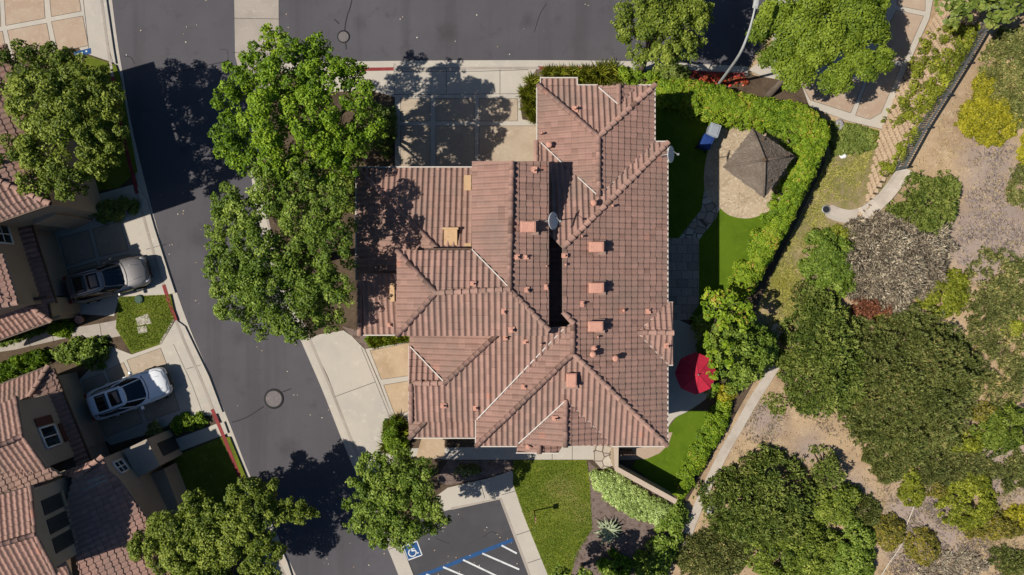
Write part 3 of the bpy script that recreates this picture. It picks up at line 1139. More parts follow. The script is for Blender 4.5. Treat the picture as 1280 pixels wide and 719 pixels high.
def bar(bm, a, b, w, h, lift=0.0, mat=0):
    if isinstance(bm, list):
        bm.append(bmesh.new())
        bm = bm[-1]
    a, b = Vector(a), Vector(b)
    d = (b - a).normalized()
    s = d.cross(Vector((0, 0, 1))).normalized() * (w / 2)
    up = Vector((0, 0, 1))
    r = []
    for p in (a, b):
        r.append([bm.verts.new(p + s + up * lift), bm.verts.new(p - s + up * lift), bm.verts.new(p - s + up * (lift - h)), bm.verts.new(p + s + up * (lift - h))])
    fs = [bm.faces.new(r[0][::-1]), bm.faces.new(r[1])]
    for i in range(4):
        fs.append(bm.faces.new((r[0][i], r[0][(i + 1) % 4], r[1][(i + 1) % 4], r[1][i])))
    bmesh.ops.recalc_face_normals(bm, faces=fs)


# ------------------------------------------------------------------ the big middle house
house = thing('apartment_house', 'large house with many pinkish brown tiled hip roofs in the middle of the block', 'house', (0, 0, 0))
rb, ub, cb, gb, fb = bmesh.new(), bmesh.new(), [], [], []
Ee, En, Es = Plane((1, 0), (834, 360), 5.3), Plane((0, 1), (750, 178), 5.3), Plane((0, -1), (716, 557), 5.3)
zr = Ee.at(703, 350).z
Ew = Plane((-1, 0), (703, 350), zr - 1.5, .08)
Sw = Plane((-1, 0), (716, 425), Ee.at(716, 425).z)
# east block
roof_poly(rb, Ee, [(834, 178), (834, 557), (716, 442), (716, 404), (703, 390), (703, 310)], under=ub)
roof_poly(rb, En, [(667, 178), (834, 178), (703, 310), (667, 274)], under=ub)
roof_poly(rb, Ew, [(703, 310), (703, 390), (710, 402), (710, 416), (662, 416), (650, 300), (667, 276)], under=ub)
roof_poly(rb, Es, [(595, 557), (716, 442), (834, 557)], under=ub)
roof_poly(rb, Sw, [(595, 557), (595, 524), (703, 412), (716, 402), (716, 442)], under=ub)
# north wing
Nz = 5.3
Nn, Ne, Nw = Plane((0, 1), (745, 107), Nz), Plane((1, 0), (818, 150), Nz), Plane((-1, 0), (672, 150), Nz)
roof_poly(rb, Nn, [(672, 107), (817, 107), (748, 171)], under=ub)
roof_poly(rb, Ne, [(818, 107), (818, 178), (748, 246), (748, 171)], under=ub)
roof_poly(rb, Nw, [(672, 107), (748, 171), (748, 246), (672, 178)], under=ub)
roof_poly(rb, Nn, [(676, 98), (721, 98), (721, 108), (676, 108)], under=ub)
gz = Nn.at(773, 132).z
Gw, Ge = Plane((-1, 0), (773, 120), gz), Plane((1, 0), (773, 120), gz)
roof_poly(rb, Gw, [(773, 107), (773, 132), (746, 109)], under=ub)
roof_poly(rb, Ge, [(773, 107), (798, 107), (773, 132)], under=ub)
# east gablet
ez = Ee.at(797, 416).z
En2, Es2 = Plane((0, 1), (797, 416), ez), Plane((0, -1), (797, 416), ez)
roof_poly(rb, En2, [(797, 416), (841, 416), (841, 378), (834, 378)], under=ub)
roof_poly(rb, Es2, [(797, 416), (841, 416), (841, 456), (834, 456)], under=ub)
# south gablet
sz = Es.at(707, 500).z
Gw2, Ge2 = Plane((-1, 0), (707, 530), sz), Plane((1, 0), (707, 530), sz)
roof_poly(rb, Gw2, [(707, 500), (707, 558), (646, 555)], under=ub)
roof_poly(rb, Ge2, [(707, 500), (707, 558), (764, 554)], under=ub)
Gw3, Ge3 = Plane((-1, 0), (674, 560), 5.28), Plane((1, 0), (674, 560), 5.28)
roof_poly(rb, Gw3, [(646, 553), (674, 550), (674, 566), (646, 565)], under=ub)
roof_poly(rb, Ge3, [(674, 550), (706, 552), (698, 566), (674, 566)], under=ub)
# raised middle block
Ue, Uw = Plane((1, 0), (686, 300), 7.5), Plane((-1, 0), (590, 260), 7.5)
uz = Ue.at(640, 300).z
roof_poly(rb, Uw, [(590, 202), (640, 202), (637, 361), (590, 312)], under=ub)
roof_poly(rb, Ue, [(640, 202), (686, 202), (686, 413), (637, 363)], under=ub)
Un, Us, Uw2 = Plane((0, 1), (550, 313), 7.5), Plane((0, -1), (600, 420), 7.5), Plane((-1, 0), (496, 366), 7.5)
roof_poly(rb, Un, [(497, 313), (590, 313), (637, 361), (545, 366)], under=ub)
roof_poly(rb, Uw2, [(496, 314), (545, 366), (496, 419)], under=ub)
roof_poly(rb, Us, [(497, 420), (545, 366), (637, 363), (686, 413), (684, 420)], under=ub)
# north-west wing
Wn, Ww, Ws = Plane((0, 1), (500, 210), 5.3), Plane((-1, 0), (446, 260), 5.3), Plane((0, -1), (470, 418), 5.3)
roof_poly(rb, Wn, [(446, 210), (596, 210), (596, 314), (548, 311)], under=ub)
roof_poly(rb, Ww, [(446, 211), (547, 311), (547, 350), (446, 350)], under=ub)
roof_poly(rb, Ws, [(450, 418), (504, 418), (504, 342), (450, 342)], under=ub)
# south-west wing
Sy = Plane((0, -1), (560, 527), 5.3)
Tw, Tn = Plane((-1, 0), (512, 450), 5.3), Plane((0, 1), (513, 432), 5.3)
roof_poly(rb, Tw, [(512, 414), (622, 414), (628, 414), (556, 479), (512, 432)], under=ub)
roof_poly(rb, Tn, [(511, 432), (514, 431), (557, 479), (511, 479)], under=ub)
roof_poly(rb, Sy, [(511, 480), (557, 480), (624, 412), (712, 408), (716, 412), (594, 530), (594, 527), (511, 527)], under=ub)
Ky, Kw = Plane((0, -1), (560, 547), 4.72), Plane((-1, 0), (512, 537), 4.72)
roof_poly(rb, Ky, [(511, 547), (534, 526), (600, 526), (600, 546)], under=ub)
roof_poly(rb, Kw, [(511, 547), (511, 524), (534, 524)], under=ub)
roof = obj('roof', rb, M['tile'], house)
obj('deck', ub, M['stucco_grey'], roof)
# hip and ridge caps
for pl, q in ((Ee, ((834, 179), (703, 310))), (Ee, ((703, 390), (716, 403))), (Ee, ((716, 403), (716, 442))), (Ee, ((716, 442), (833, 556))),
              (Sw, ((716, 442), (596, 557))), (Ne, ((748, 171), (748, 245))), (Ne, ((748, 171), (818, 107))), (Nw, ((748, 171), (673, 107))), (Gw, ((773, 131), (773, 107))),
              (En2, ((797, 416), (841, 416))), (Gw2, ((707, 500), (707, 558))), (Gw3, ((674, 553), (674, 566))), (Uw, ((640, 202), (637, 361))), (Ue, ((637, 362), (685, 412))),
              (Un, ((545, 366), (637, 362))), (Uw2, ((545, 366), (497, 314))), (Uw2, ((545, 366), (497, 419))), (Ww, ((447, 212), (546, 310))), (Ws, ((450, 418), (450, 350))),
              (Tw, ((556, 479), (626, 414))), (Tn, ((517, 479), (556, 479))), (Kw, ((534, 525), (512, 547))), (Sy, ((514, 479), (514, 527))), (En, ((670, 178), (670, 206)))):
    caps(cb, pl.at(*q[0]), pl.at(*q[1]))
many('ridge_cap', cb, M['tile'], roof)
# flashed valleys
for pl, q in ((Uw, ((590, 312), (636, 359))), (Tw, ((513, 433), (556, 478))), (Sw, ((596, 524), (704, 411))), (Nw, ((676, 179), (702, 204))), (Nw, ((722, 222), (747, 245))),
              (Gw, ((748, 110), (772, 131))), (Gw2, ((648, 554), (706, 501)))):
    a, b = pl.at(*q[0]), pl.at(*q[1])
    bar(fb, a, b, .05, .07, .135)
for pl, q in ((Ne, ((817, 179), (750, 244))), (Ee, ((834, 379), (798, 415))), (Ee, ((834, 455), (798, 417))), (Ge2, ((708, 501), (763, 553))), (Ge, ((797, 108), (775, 130)))):
    a, b = pl.at(*q[0]), pl.at(*q[1])
    bar(fb, a, b, .035, .05, .035)
many('valley_flashing', fb, M['flashing'], roof)
# gutters along the eaves
for z, q in ((5.3, ((446, 209), (590, 209))), (5.3, ((445, 209), (445, 350))), (5.3, ((450, 419), (496, 419))), (5.3, ((672, 106), (676, 106))), (5.3, ((671, 106), (671, 178))),
             (5.25, ((675, 97.5), (722, 97.5))), (5.25, ((675.5, 98), (675.5, 106))), (5.25, ((721.5, 98), (721.5, 107))), (5.3, ((721, 106.5), (747, 106.5))), (5.3, ((798, 106.5), (819, 106.5))),
             (5.3, ((818.5, 107), (818.5, 177))), (5.3, ((819, 177), (835, 177))), (5.3, ((834.5, 178), (834.5, 378))), (5.3, ((834.5, 456), (834.5, 558))), (5.3, ((595, 558), (646, 558))),
             (5.3, ((764, 558), (834, 558))), (5.3, ((594.5, 525), (594.5, 558))), (5.1, ((645, 566), (698, 566.5))), (4.7, ((511, 547.6), (594, 547.6))), (5.3, ((511, 432), (511, 527))), (5.3, ((834, 378), (841, 378))), (5.3, ((834, 456.5), (841, 456.5)))):
    bar(gb, P(*q[0], z), P(*q[1], z), .06, .12, .045)
many('gutter', gb, M['fascia'], roof)

# walls: each block's eave outline drawn in by the overhang
wb = []
for z, q in ((4.95, ((686, 186), (826, 186), (826, 549), (603, 549), (603, 430), (686, 430))), (4.9, ((680, 115), (810, 115), (810, 190), (680, 190))),
             (7.2, ((598, 206), (678, 206), (678, 413), (504, 413), (504, 321), (598, 321))), (5.0, ((454, 219), (600, 219), (600, 330), (600, 410), (458, 410), (454, 400))),
             (5.0, ((519, 408), (690, 408), (690, 430), (610, 520), (519, 520)))):
    prism(wb, [XY(p[0], p[1], z + .3) for p in q], -.05, z)
many('wall', wb, M['stucco'], house)
# dark bar standing in for the dark gap under the raised block
bm = bmesh.new()
bar(bm, P(530, 311.5, 7.4), P(590, 311.5, 7.4), .1, .2, 0)
obj('fascia', bm, M['trim'], roof)
M['metal_worn'] = surf('metal_worn', (.30, .20, .155), [(3, (.22, .15, .12), .45, .7)], (20, .2), .7, .3)
# roof vents: terracotta hoods, pipe jacks, hatch
for (vx, vy, rot) in ((660, 284, 0), (745, 309, 0), (745, 360, 0), (744, 408, 0), (714, 475, 1)):
    p = roof_z(vx, vy)
    p = P(vx, vy, p.z + .25)
    bm = bmesh.new()
    sx, sy = (.74, .52) if not rot else (.5, .7)
    add_box(bm, (p.x, p.y, p.z - .12), (sx * .94, sy * .9, .55))
    add_box(bm, (p.x, p.y, p.z + .17), (sx, sy, .07), taper=.96)
    add_box(bm, (p.x, p.y, p.z + .215), (sx * .9, sy * .9, .03), taper=.9)
    rv = obj('roof_vent', bm, M['tile_new'], roof)
    bm = bmesh.new()
    add_box(bm, (p.x, p.y, p.z - .24), (sx * 1.35, sy * 1.35, .05))
    obj('flashing', bm, M['metal_worn'], rv)
random.seed(11)
PIPES = [(686, 183), (741, 255), (765, 258), (727, 296), (706, 320), (707, 331), (683, 333), (683, 358), (659, 363), (647, 322), (658, 321), (728, 379), (747, 421), (743, 434), (740, 442), (768, 447),
         (779, 388), (810, 388), (630, 390), (640, 413), (657, 428), (555, 507), (595, 510), (655, 483), (694, 523), (660, 556), (833, 433), (592, 355), (488, 406), (719, 137), (677, 168), (668, 214), (632, 422), (676, 430)]
for i, (vx, vy) in enumerate(PIPES):
    p = roof_z(vx, vy)
    big = (vx, vy) in ((741, 255), (740, 442), (768, 447), (686, 183))
    bm = bmesh.new()
    hgt = .34 if big else random.choice((.12, .2, .28))
    rad = .13 if big else random.uniform(.035, .06)
    add_lathe(bm, [(rad, -.1), (rad, hgt), (rad * 1.25, hgt + .01), (rad * 1.25, hgt + .05), (rad * .5, hgt + .08)], (p.x, p.y, p.z + .05), 10)
    if not big and random.random() < .75:
        add_box(bm, (p.x - .02, p.y + random.uniform(-.05, .05), p.z + .115), (random.uniform(.2, .32), random.uniform(.2, .32), .035), random.uniform(-.1, .1))
    obj('vent_pipe', bm, M['tile_new'], roof)
bm = bmesh.new()
p = P(563, 297, 6.45)
add_box(bm, (p.x, p.y, 6.5), (.58, .78, .35))
add_box(bm, (p.x + .02, p.y + .42, 6.62), (.78, .1, .28))
add_box(bm, (p.x + .32, p.y, 6.55), (.06, .8, .3))
obj('roof_hatch', bm, M['plywood'], roof)
for (x0, y0, x1, y1) in ((580, 219, 589, 238), (580, 304, 589, 308), (487, 354, 493, 377)):
    a = roof_z((x0 + x1) / 2, (y0 + y1) / 2)
    bm = bmesh.new()
    pts = [P(x, y, roof_z((x0 + x1) / 2, y).z + .12) for x, y in ((x0, y0), (x1, y0), (x1, y1), (x0, y1))]
    lo = [bm.verts.new(q - Vector((0, 0, .16))) for q in pts]
    hi = [bm.verts.new(q) for q in pts]
    bm.faces.new(hi)
    for i in range(4):
        bm.faces.new((lo[i], lo[(i + 1) % 4], hi[(i + 1) % 4], hi[i]))
    bmesh.ops.recalc_face_normals(bm, faces=bm.faces[:])
    obj('roof_patch', bm, M['plywood'], roof)
# satellite dishes: parts of the roof they are bolted to
M['dish'] = surf('dish', (.55, .58, .6), (), (8, .05), .4, .4)
for (dx, dy, z) in ((690, 276, 8.1), (837, 193, 6.0)):
    p = P(dx, dy, z)
    bm = bmesh.new()
    ax = Vector((.80, -.12, .55)).normalized()
    u = ax.orthogonal().normalized()
    w_ = ax.cross(u)
    rings = []
    for r in (0.001, .11, .22, .33, .39):
        rings.append([bm.verts.new(p + (u * math.cos(a) * 1.1 + w_ * math.sin(a)) * r + ax * (r * r * .55)) for a in np.linspace(0, 2 * math.pi, 25)[:-1]])
    for i in range(4):
        for j in range(24):
            bm.faces.new((rings[i][j], rings[i][(j + 1) % 24], rings[i + 1][(j + 1) % 24], rings[i + 1][j])).smooth = True
    back = [bm.verts.new(v.co - ax * .025) for v in rings[-1]]
    for j in range(24):
        bm.faces.new((rings[-1][j], rings[-1][(j + 1) % 24], back[(j + 1) % 24], back[j]))
    d = obj('satellite_dish', bm, M['dish'], house)
    bm = bmesh.new()
    base = Vector((p.x - .42, p.y - .02, z - .75))
    add_tube(bm, [base, Vector((p.x - .22, p.y, z - .1)), p], .025, 8)
    add_tube(bm, [p - w_ * .3 + ax * .05, p + ax * .42], .015, 6)
    add_box(bm, tuple(p + ax * .44), (.09, .09, .12))
    add_box(bm, tuple(base), (.22, .22, .05))
    obj('mount', bm, M['metal'], d)
# ------------------------------------------------------------------ windows and doors on leaning-into-view walls
def window_on(parent, a, b, z0, z1, out, bars=1, hbars=0, name='window'):
    """window between plan points a and b, z0..z1, on a wall facing `out`"""
    a, b, out = Vector(a), Vector(b), Vector(out).normalized()
    o3 = Vector((out.x, out.y, 0))
    bm = bmesh.new()
    q = [Vector((*a, z0)), Vector((*b, z0)), Vector((*b, z1)), Vector((*a, z1))]
    fw = .06
    for i in range(4):
        add_tube(bm, [q[i] + o3 * .03, q[(i + 1) % 4] + o3 * .03], fw, 4)
    for k in range(bars):
        s = (k + 1) / (bars + 1)
        add_tube(bm, [q[0].lerp(q[1], s) + o3 * .03, q[3].lerp(q[2], s) + o3 * .03], fw * .7, 4)
    for k in range(hbars):
        s = (k + 1) / (hbars + 1)
        add_tube(bm, [q[0].lerp(q[3], s) + o3 * .03, q[1].lerp(q[2], s) + o3 * .03], fw * .5, 4)
    w = obj(name, bm, M['white_frame'], parent)
    bm = bmesh.new()
    pts = [p + o3 * .02 for p in q]
    bk = [p - o3 * .03 for p in q]
    A = [bm.verts.new(p) for p in pts]
    B = [bm.verts.new(p) for p in bk]
    bm.faces.new(A)
    bm.faces.new(B[::-1])
    for i in range(4):
        bm.faces.new((A[i], B[i], B[(i + 1) % 4], A[(i + 1) % 4]))
    bmesh.ops.recalc_face_normals(bm, faces=bm.faces[:])
    obj('pane', bm, M['glass'], w)
    return w


def panel_on(name, parent, a, b, z0, z1, out, th, mat):
    a, b, out = Vector(a), Vector(b), Vector(out).normalized()
    d = (b - a)
    c = (a + b) / 2 + out * (th / 2)
    bm = bmesh.new()
    add_box(bm, (c.x, c.y, (z0 + z1) / 2), (d.length, th, z1 - z0), math.atan2(d.y, d.x))
    return obj(name, bm, mat, parent)


def lerp2(a, b, t):
    return (a[0] + (b[0] - a[0]) * t, a[1] + (b[1] - a[1]) * t)


SD = Vector((.39, -.92)).normalized()       # along the western street, southward
ED = Vector((.92, .39)).normalized()        # towards the street


def zpoly(rb, ub, d, pts):
    """tiled plane through explicit (px, py, z) corners"""
    pl = Plane(d, pts[0][:2], pts[0][2])
    return roof_poly(rb, pl, [p[:2] for p in pts], [p[2] for p in pts], under=ub)


# ------------------------------------------------------------------ upper west house
h = thing('stucco_house', 'beige stucco house behind the grey car, half hidden by the tree above it', 'house')
rb, ub, cb, wb, gb = bmesh.new(), bmesh.new(), [], [], []
zpoly(rb, ub, ED, [(7, 55, 5.6), (63, 255, 5.6), (-60, 200, 6.9), (-75, 120, 6.9)])
zpoly(rb, ub, SD, [(63, 255, 5.6), (-120, 318, 5.6), (-120, 255, 6.9), (-60, 200, 6.9)])
zpoly(rb, ub, -SD, [(7, 55, 5.6), (-75, 120, 6.9), (-150, 140, 6.9), (-150, 100, 5.6)])
prism(wb, [XY(-3, 66, 5.6), XY(50, 253, 5.6), XY(-110, 308, 5.6), XY(-170, 120, 5.6)], -.05, 5.45)
caps(cb, P(62, 254, 5.65), P(-60, 200, 6.95))
bar(gb, P(7, 55, 5.6), P(63, 255, 5.6), .08, .12, .04)
bar(gb, P(63, 256, 5.6), P(-120, 319, 5.6), .08, .12, .04)
# southern part: upper wall, pent roof over the garage
U0, U1 = Vector(XY(62, 272, 0)), Vector(XY(96, 378, 0))
gd = (U1 - U0).normalized()
gn = Vector((-gd.y, gd.x))
if gn.x < 0:
    gn = -gn
deep = gn * -9.0
prism(wb, [tuple(U0), tuple(U1), tuple(U1 + deep), tuple(U0 + deep)], -.05, 5.15)
E0, E1 = U0 + gn * .55 - gd * .1, U1 + gn * .55 + gd * .15
w3 = lambda v, z: (v.x, v.y, z)


def tri_quad(rb, ub, q, d):
    tile_patch(rb, [q[0], q[1], q[2]], d)
    tile_patch(rb, [q[0], q[2], q[3]], d)
    if ub is not None:
        lo = [ub.verts.new(Vector(p) - Vector((0, 0, .13))) for p in q]
        hi = [ub.verts.new(Vector(p) - Vector((0, 0, .03))) for p in q]
        ub.faces.new(hi)
        ub.faces.new(lo[::-1])
        for i in range(4):
            ub.faces.new((lo[i], lo[(i + 1) % 4], hi[(i + 1) % 4], hi[i]))


tri_quad(rb, ub, [w3(E0, 2.65), w3(E1, 2.65), w3(U1, 2.92), w3(U0, 2.92)], gn)
bar(gb, w3(E0, 2.66), w3(E1, 2.66), .07, .13, .02)
# upper eave roof over the wall
V0, V1 = U0 - gn * .0 + gd * 2.6, U1 + gn * .35 + gd * .0
tri_quad(rb, ub, [w3(V0 + gn * .35, 5.2), w3(V1, 5.2), w3(V1 - gn * 4.4 - gd * .2, 6.6), w3(V0 - gn * 4.05, 6.6)], gn)
caps(cb, w3(V1, 5.26), w3(V1 - gn * 4.4 - gd * .2, 6.66))
tri_quad(rb, ub, [w3(V1, 5.2), w3(V1 - gn * 9, 5.2), w3(V1 - gn * 7 - gd * 2.2, 6.0), w3(V1 - gn * 2.2 - gd * 2.2, 6.0)], gd)
# low roof over the entry at the south end
zpoly(rb, ub, SD, [(64, 401, 2.75), (-60, 446, 2.75), (-60, 398, 3.6), (28, 377, 3.45)])
zpoly(rb, ub, ED, [(64, 401, 2.75), (28, 377, 3.45), (58, 371, 2.75)])
caps(cb, P(64, 401, 2.82), P(28, 377, 3.5))
bar(gb, P(64.5, 402, 2.75), P(-60, 447, 2.75), .07, .12, .02)
bar(gb, P(58, 370, 2.75), P(64.5, 401, 2.75), .07, .12, .02)
bar(gb, P(-4, 382, 3.75), P(60, 371, 3.3), .16, .3, .1)
prism(wb, [XY(60, 372, 2.7), XY(64, 393, 2.7), XY(-55, 436, 2.7), XY(-60, 410, 2.7)], -.05, 2.65)
prism(wb, [XY(88, 384), XY(97, 382), XY(99, 395), XY(90, 398)], -.05, 1.7)
prism(wb, [XY(112, 262), XY(118, 276), XY(95, 287), XY(80, 270)], -.05, 3.4)
rf = obj('roof', rb, M['tile'], h)
obj('deck', ub, M['stucco_grey'], rf)
many('ridge_cap', cb, M['tile'], rf)
many('gutter', gb, M['trim'], rf)
many('wall', wb, M['stucco'], h)
Lg = (U1 - U0).length
window_on(h, U0 + gd * (Lg * .16), U0 + gd * (Lg * .36), 3.75, 4.85, gn, 1, 1)
panel_on('garage_door', h, U0 + gd * (Lg * .22), U0 + gd * (Lg * .92), .1, 2.25, gn, .06, M['stucco_grey'])

# ------------------------------------------------------------------ lower west house
h = thing('stucco_house', 'stucco house with gabled tile roofs and windows above the white car', 'house')
rb, ub, cb, wb, gb = bmesh.new(), bmesh.new(), [], [], []
U0, U1 = Vector(XY(97, 465)), Vector(XY(146, 585))
gd = (U1 - U0).normalized()
gn = Vector((-gd.y, gd.x))
if gn.x < 0:
    gn = -gn
Ld = (U1 - U0).length
# garage storey and the gabled upper storey behind it
A0, A1 = U0 + gd * .9, U0 + gd * 4.55
prism(wb, [tuple(U0), tuple(U1), tuple(U1 - gn * 9), tuple(U0 - gn * 9)], -.05, 2.75)
E0, E1 = U0 + gn * .5 - gd * .35, U1 + gn * .5
tri_quad(rb, ub, [w3(E0 + gd * .0, 2.62), w3(E1, 2.62), w3(U1 - gn * .1, 2.92), w3(U0 - gn * .1 + gd * .4, 2.92)], gn)
bar(gb, w3(E0, 2.63), w3(E1, 2.63), .07, .13, .02)
PK = U0 + gd * 2.7 - gn * .02
for (s0, s1, d) in ((.75, 2.72, -gd), (4.6, 2.68, gd)):
    a, b = U0 + gd * s0 + gn * .42, U0 + gd * s1 + gn * .42
    tri_quad(rb, ub, [w3(a, 5.8), w3(b, 6.4), w3(b - gn * 8, 6.4), w3(a - gn * 8, 5.8)], d)
caps(cb, w3(U0 + gd * 2.7 + gn * .45, 6.46), w3(U0 + gd * 2.7 - gn * 8, 6.46))
caps(cb, w3(U0 + gd * .75 + gn * .4, 5.85), w3(U0 + gd * 2.7 + gn * .4, 6.43), .1)
caps(cb, w3(U0 + gd * 4.6 + gn * .4, 5.85), w3(U0 + gd * 2.7 + gn * .4, 6.43), .1)
q0, q1 = A0 - gn * .02, A1 - gn * .02
hi = [(q0.x, q0.y), (PK.x, PK.y), (q1.x, q1.y), tuple(q1 - gn * 8), tuple(PK - gn * 8), tuple(q0 - gn * 8)]
prism(wb, hi, 2.7, [5.72, 6.3, 5.72, 5.72, 6.3, 5.72])
# low hipped roof at the north end
zpoly(rb, ub, -SD, [(61, 458, 2.62), (37, 495, 3.3), (-40, 528, 3.4), (-60, 505, 2.62)])
zpoly(rb, ub, ED, [(61, 458, 2.62), (78, 490, 2.62), (38, 497, 3.3)])
caps(cb, P(61, 458, 2.7), P(37, 496, 3.36))
bar(gb, P(61, 457, 2.62), P(-60, 504, 2.62), .07, .12, .02)
# valley piece between the two upper roofs
zpoly(rb, ub, ED, [(33, 552, 6.0), (60, 584, 5.6), (76, 593, 5.4), (40, 612, 5.7), (-40, 640, 6.1), (-40, 570, 6.3)])
# tall gabled storey to the south with three windows
T0, T1 = Vector(XY(80, 597, 4.75)), Vector(XY(106, 687, 4.75))
tg = (T1 - T0).normalized()
tn = Vector((-tg.y, tg.x))
if tn.x < 0:
    tn = -tn
TL_ = (T1 - T0).length
Tm = (T0 + T1) / 2
prism(wb, [tuple(T0), tuple(Tm), tuple(T1), tuple(T1 - tn * 8), tuple(Tm - tn * 8), tuple(T0 - tn * 8)], 2.0, [7.1, 7.6, 7.1, 7.1, 7.6, 7.1])
for (s0, d) in ((-.25, -tg), (TL_ + .25, tg)):
    a, b = T0 + tg * s0 + tn * .1, Tm + tn * .1
    tri_quad(rb, ub, [w3(a, 7.15), w3(b, 7.72), w3(b - tn * 8, 7.72), w3(a - tn * 8, 7.15)], d)
    caps(cb, w3(a, 7.2), w3(b, 7.75), .1)
caps(cb, w3(Tm + tn * .12, 7.78), w3(Tm - tn * 8, 7.78))
zpoly(rb, ub, SD, [(-40, 700, 6.2), (60, 660, 6.2), (96, 735, 5.4), (60, 800, 4.7), (-80, 800, 4.7)])
# low front roof in the tall gable's shade
zpoly(rb, ub, ED, [(128, 571, 4.4), (136, 588, 4.4), (148, 598, 4.4), (156, 608, 4.4), (188, 655, 4.4), (215, 719, 4.4), (240, 790, 4.4), (120, 790, 5.4), (80, 640, 5.3), (92, 596, 5.0)])
zpoly(rb, ub, -SD, [(128, 571, 4.4), (92, 597, 5.0), (72, 592, 4.4)])
caps(cb, P(128, 571, 4.46), P(96, 597, 5.05))
prism(wb, [XY(126, 574, 4.3), XY(150, 605, 4.3), XY(205, 719, 4.3), XY(235, 795, 4.3), XY(100, 800, 4.3), XY(76, 596, 4.3)], -.05, 4.3)
# porch block and low wall with a flat dark panel standing in for a shaded recess
prism(wb, [XY(154, 563, 2.7), XY(183, 549, 2.7), XY(200, 582, 2.7), XY(172, 598, 2.7)], -.05, 2.7)
prism(wb, [XY(170, 600, 1.5), XY(205, 586, 1.5), XY(226, 640, 1.5), XY(190, 655, 1.5)], -.05, 1.5)
rf = obj('roof', rb, M['tile'], h)
obj('deck', ub, M['stucco_grey'], rf)
many('ridge_cap', cb, M['tile'], rf)
many('gutter', gb, M['trim'], rf)
many('wall', wb, M['stucco_grey'], h)
wq0, wq1 = U0 + gd * 2.55, U0 + gd * 3.65
window_on(h, wq0, wq1, 3.55, 4.7, gn, 1, 0)
panel_on('shutter', h, wq0 + gd * .05, wq1, 2.98, 3.25, gn, .05, M['shutter'])
panel_on('shutter', h, wq0 - gd * .55, wq0 - gd * .1, 3.5, 4.75, gn, .05, M['shutter'])
panel_on('garage_door', h, U0 + gd * 1.0, U0 + gd * 4.4, .1, 2.2, gn, .06, M['stucco_grey'])
M['dark_pane'] = surf('dark_pane', (.03, .035, .04), (), (4, .3), .5, .3)
for k in range(3):
    a = T0 + tg * (TL_ * (.16 + .25 * k))
    b = a + tg * (TL_ * .19)
    w_ = panel_on('window', h, a, b, 5.35, 6.75, tn, .04, M['dark_pane'])
    panel_on('sill', w_, a - tg * .05, b + tg * .05, 5.24, 5.31, tn, .12, M['plywood'])
nn = Vector(XY(150, 605, 4.3)) - Vector(XY(126, 574, 4.3))
nd = nn.normalized()
no = Vector((-nd.y, nd.x))
if no.x < 0:
    no = -no
a = Vector(XY(126, 574, 4.3))
window_on(h, a + nd * .45, a + nd * 1.15, 2.95, 3.75, no, 1, 1)
p0, p1 = Vector(XY(183, 549, 2.7)), Vector(XY(200, 582, 2.7))
pn = (p1 - p0).normalized()
po = Vector((-pn.y, pn.x))
if po.x < 0:
    po = -po
panel_on('door', h, p0 + pn * .45, p0 + pn * 1.25, .15, 2.0, po, .03, M['dark_pane'])  # not set back; the shade of the recess is put into its colour

# ------------------------------------------------------------------ cars
M['car_white'] = surf('car_white', (.78, .79, .80), (), None, .25, .5)
M['car_white'].node_tree.nodes['Principled BSDF'].inputs['Coat Weight'].default_value = .6
M['car_grey'] = surf('car_grey', (.20, .185, .175), (), None, .3, .5, None, .55)
M['car_grey'].node_tree.nodes['Principled BSDF'].inputs['Coat Weight'].default_value = .6
M['car_glass'] = surf('car_glass', (.008, .01, .012), (), None, .06, .6)
M['rubber'] = surf('rubber', (.02, .02, .02), (), (30, .2), .9, .2)
M['alloy'] = surf('alloy', (.4, .4, .41), (), None, .35, .5, None, .7)
M['trim_black'] = surf('trim_black', (.02, .02, .022), (), None, .5, .4)
M['lamp_clear'] = surf('lamp_clear', (.5, .52, .54), (), None, .12, .6)
M['lamp_red'] = surf('lamp_red', (.3, .02, .015), (), None, .2, .5)


def lid(bm, pts, th=.02):
    """curved panel from a grid of points, thickened downwards"""
    g = [[bm.verts.new(p) for p in row] for row in pts]
    for i in range(len(g) - 1):
        for j in range(len(g[0]) - 1):
            bm.faces.new((g[i][j], g[i + 1][j], g[i + 1][j + 1], g[i][j + 1])).smooth = True


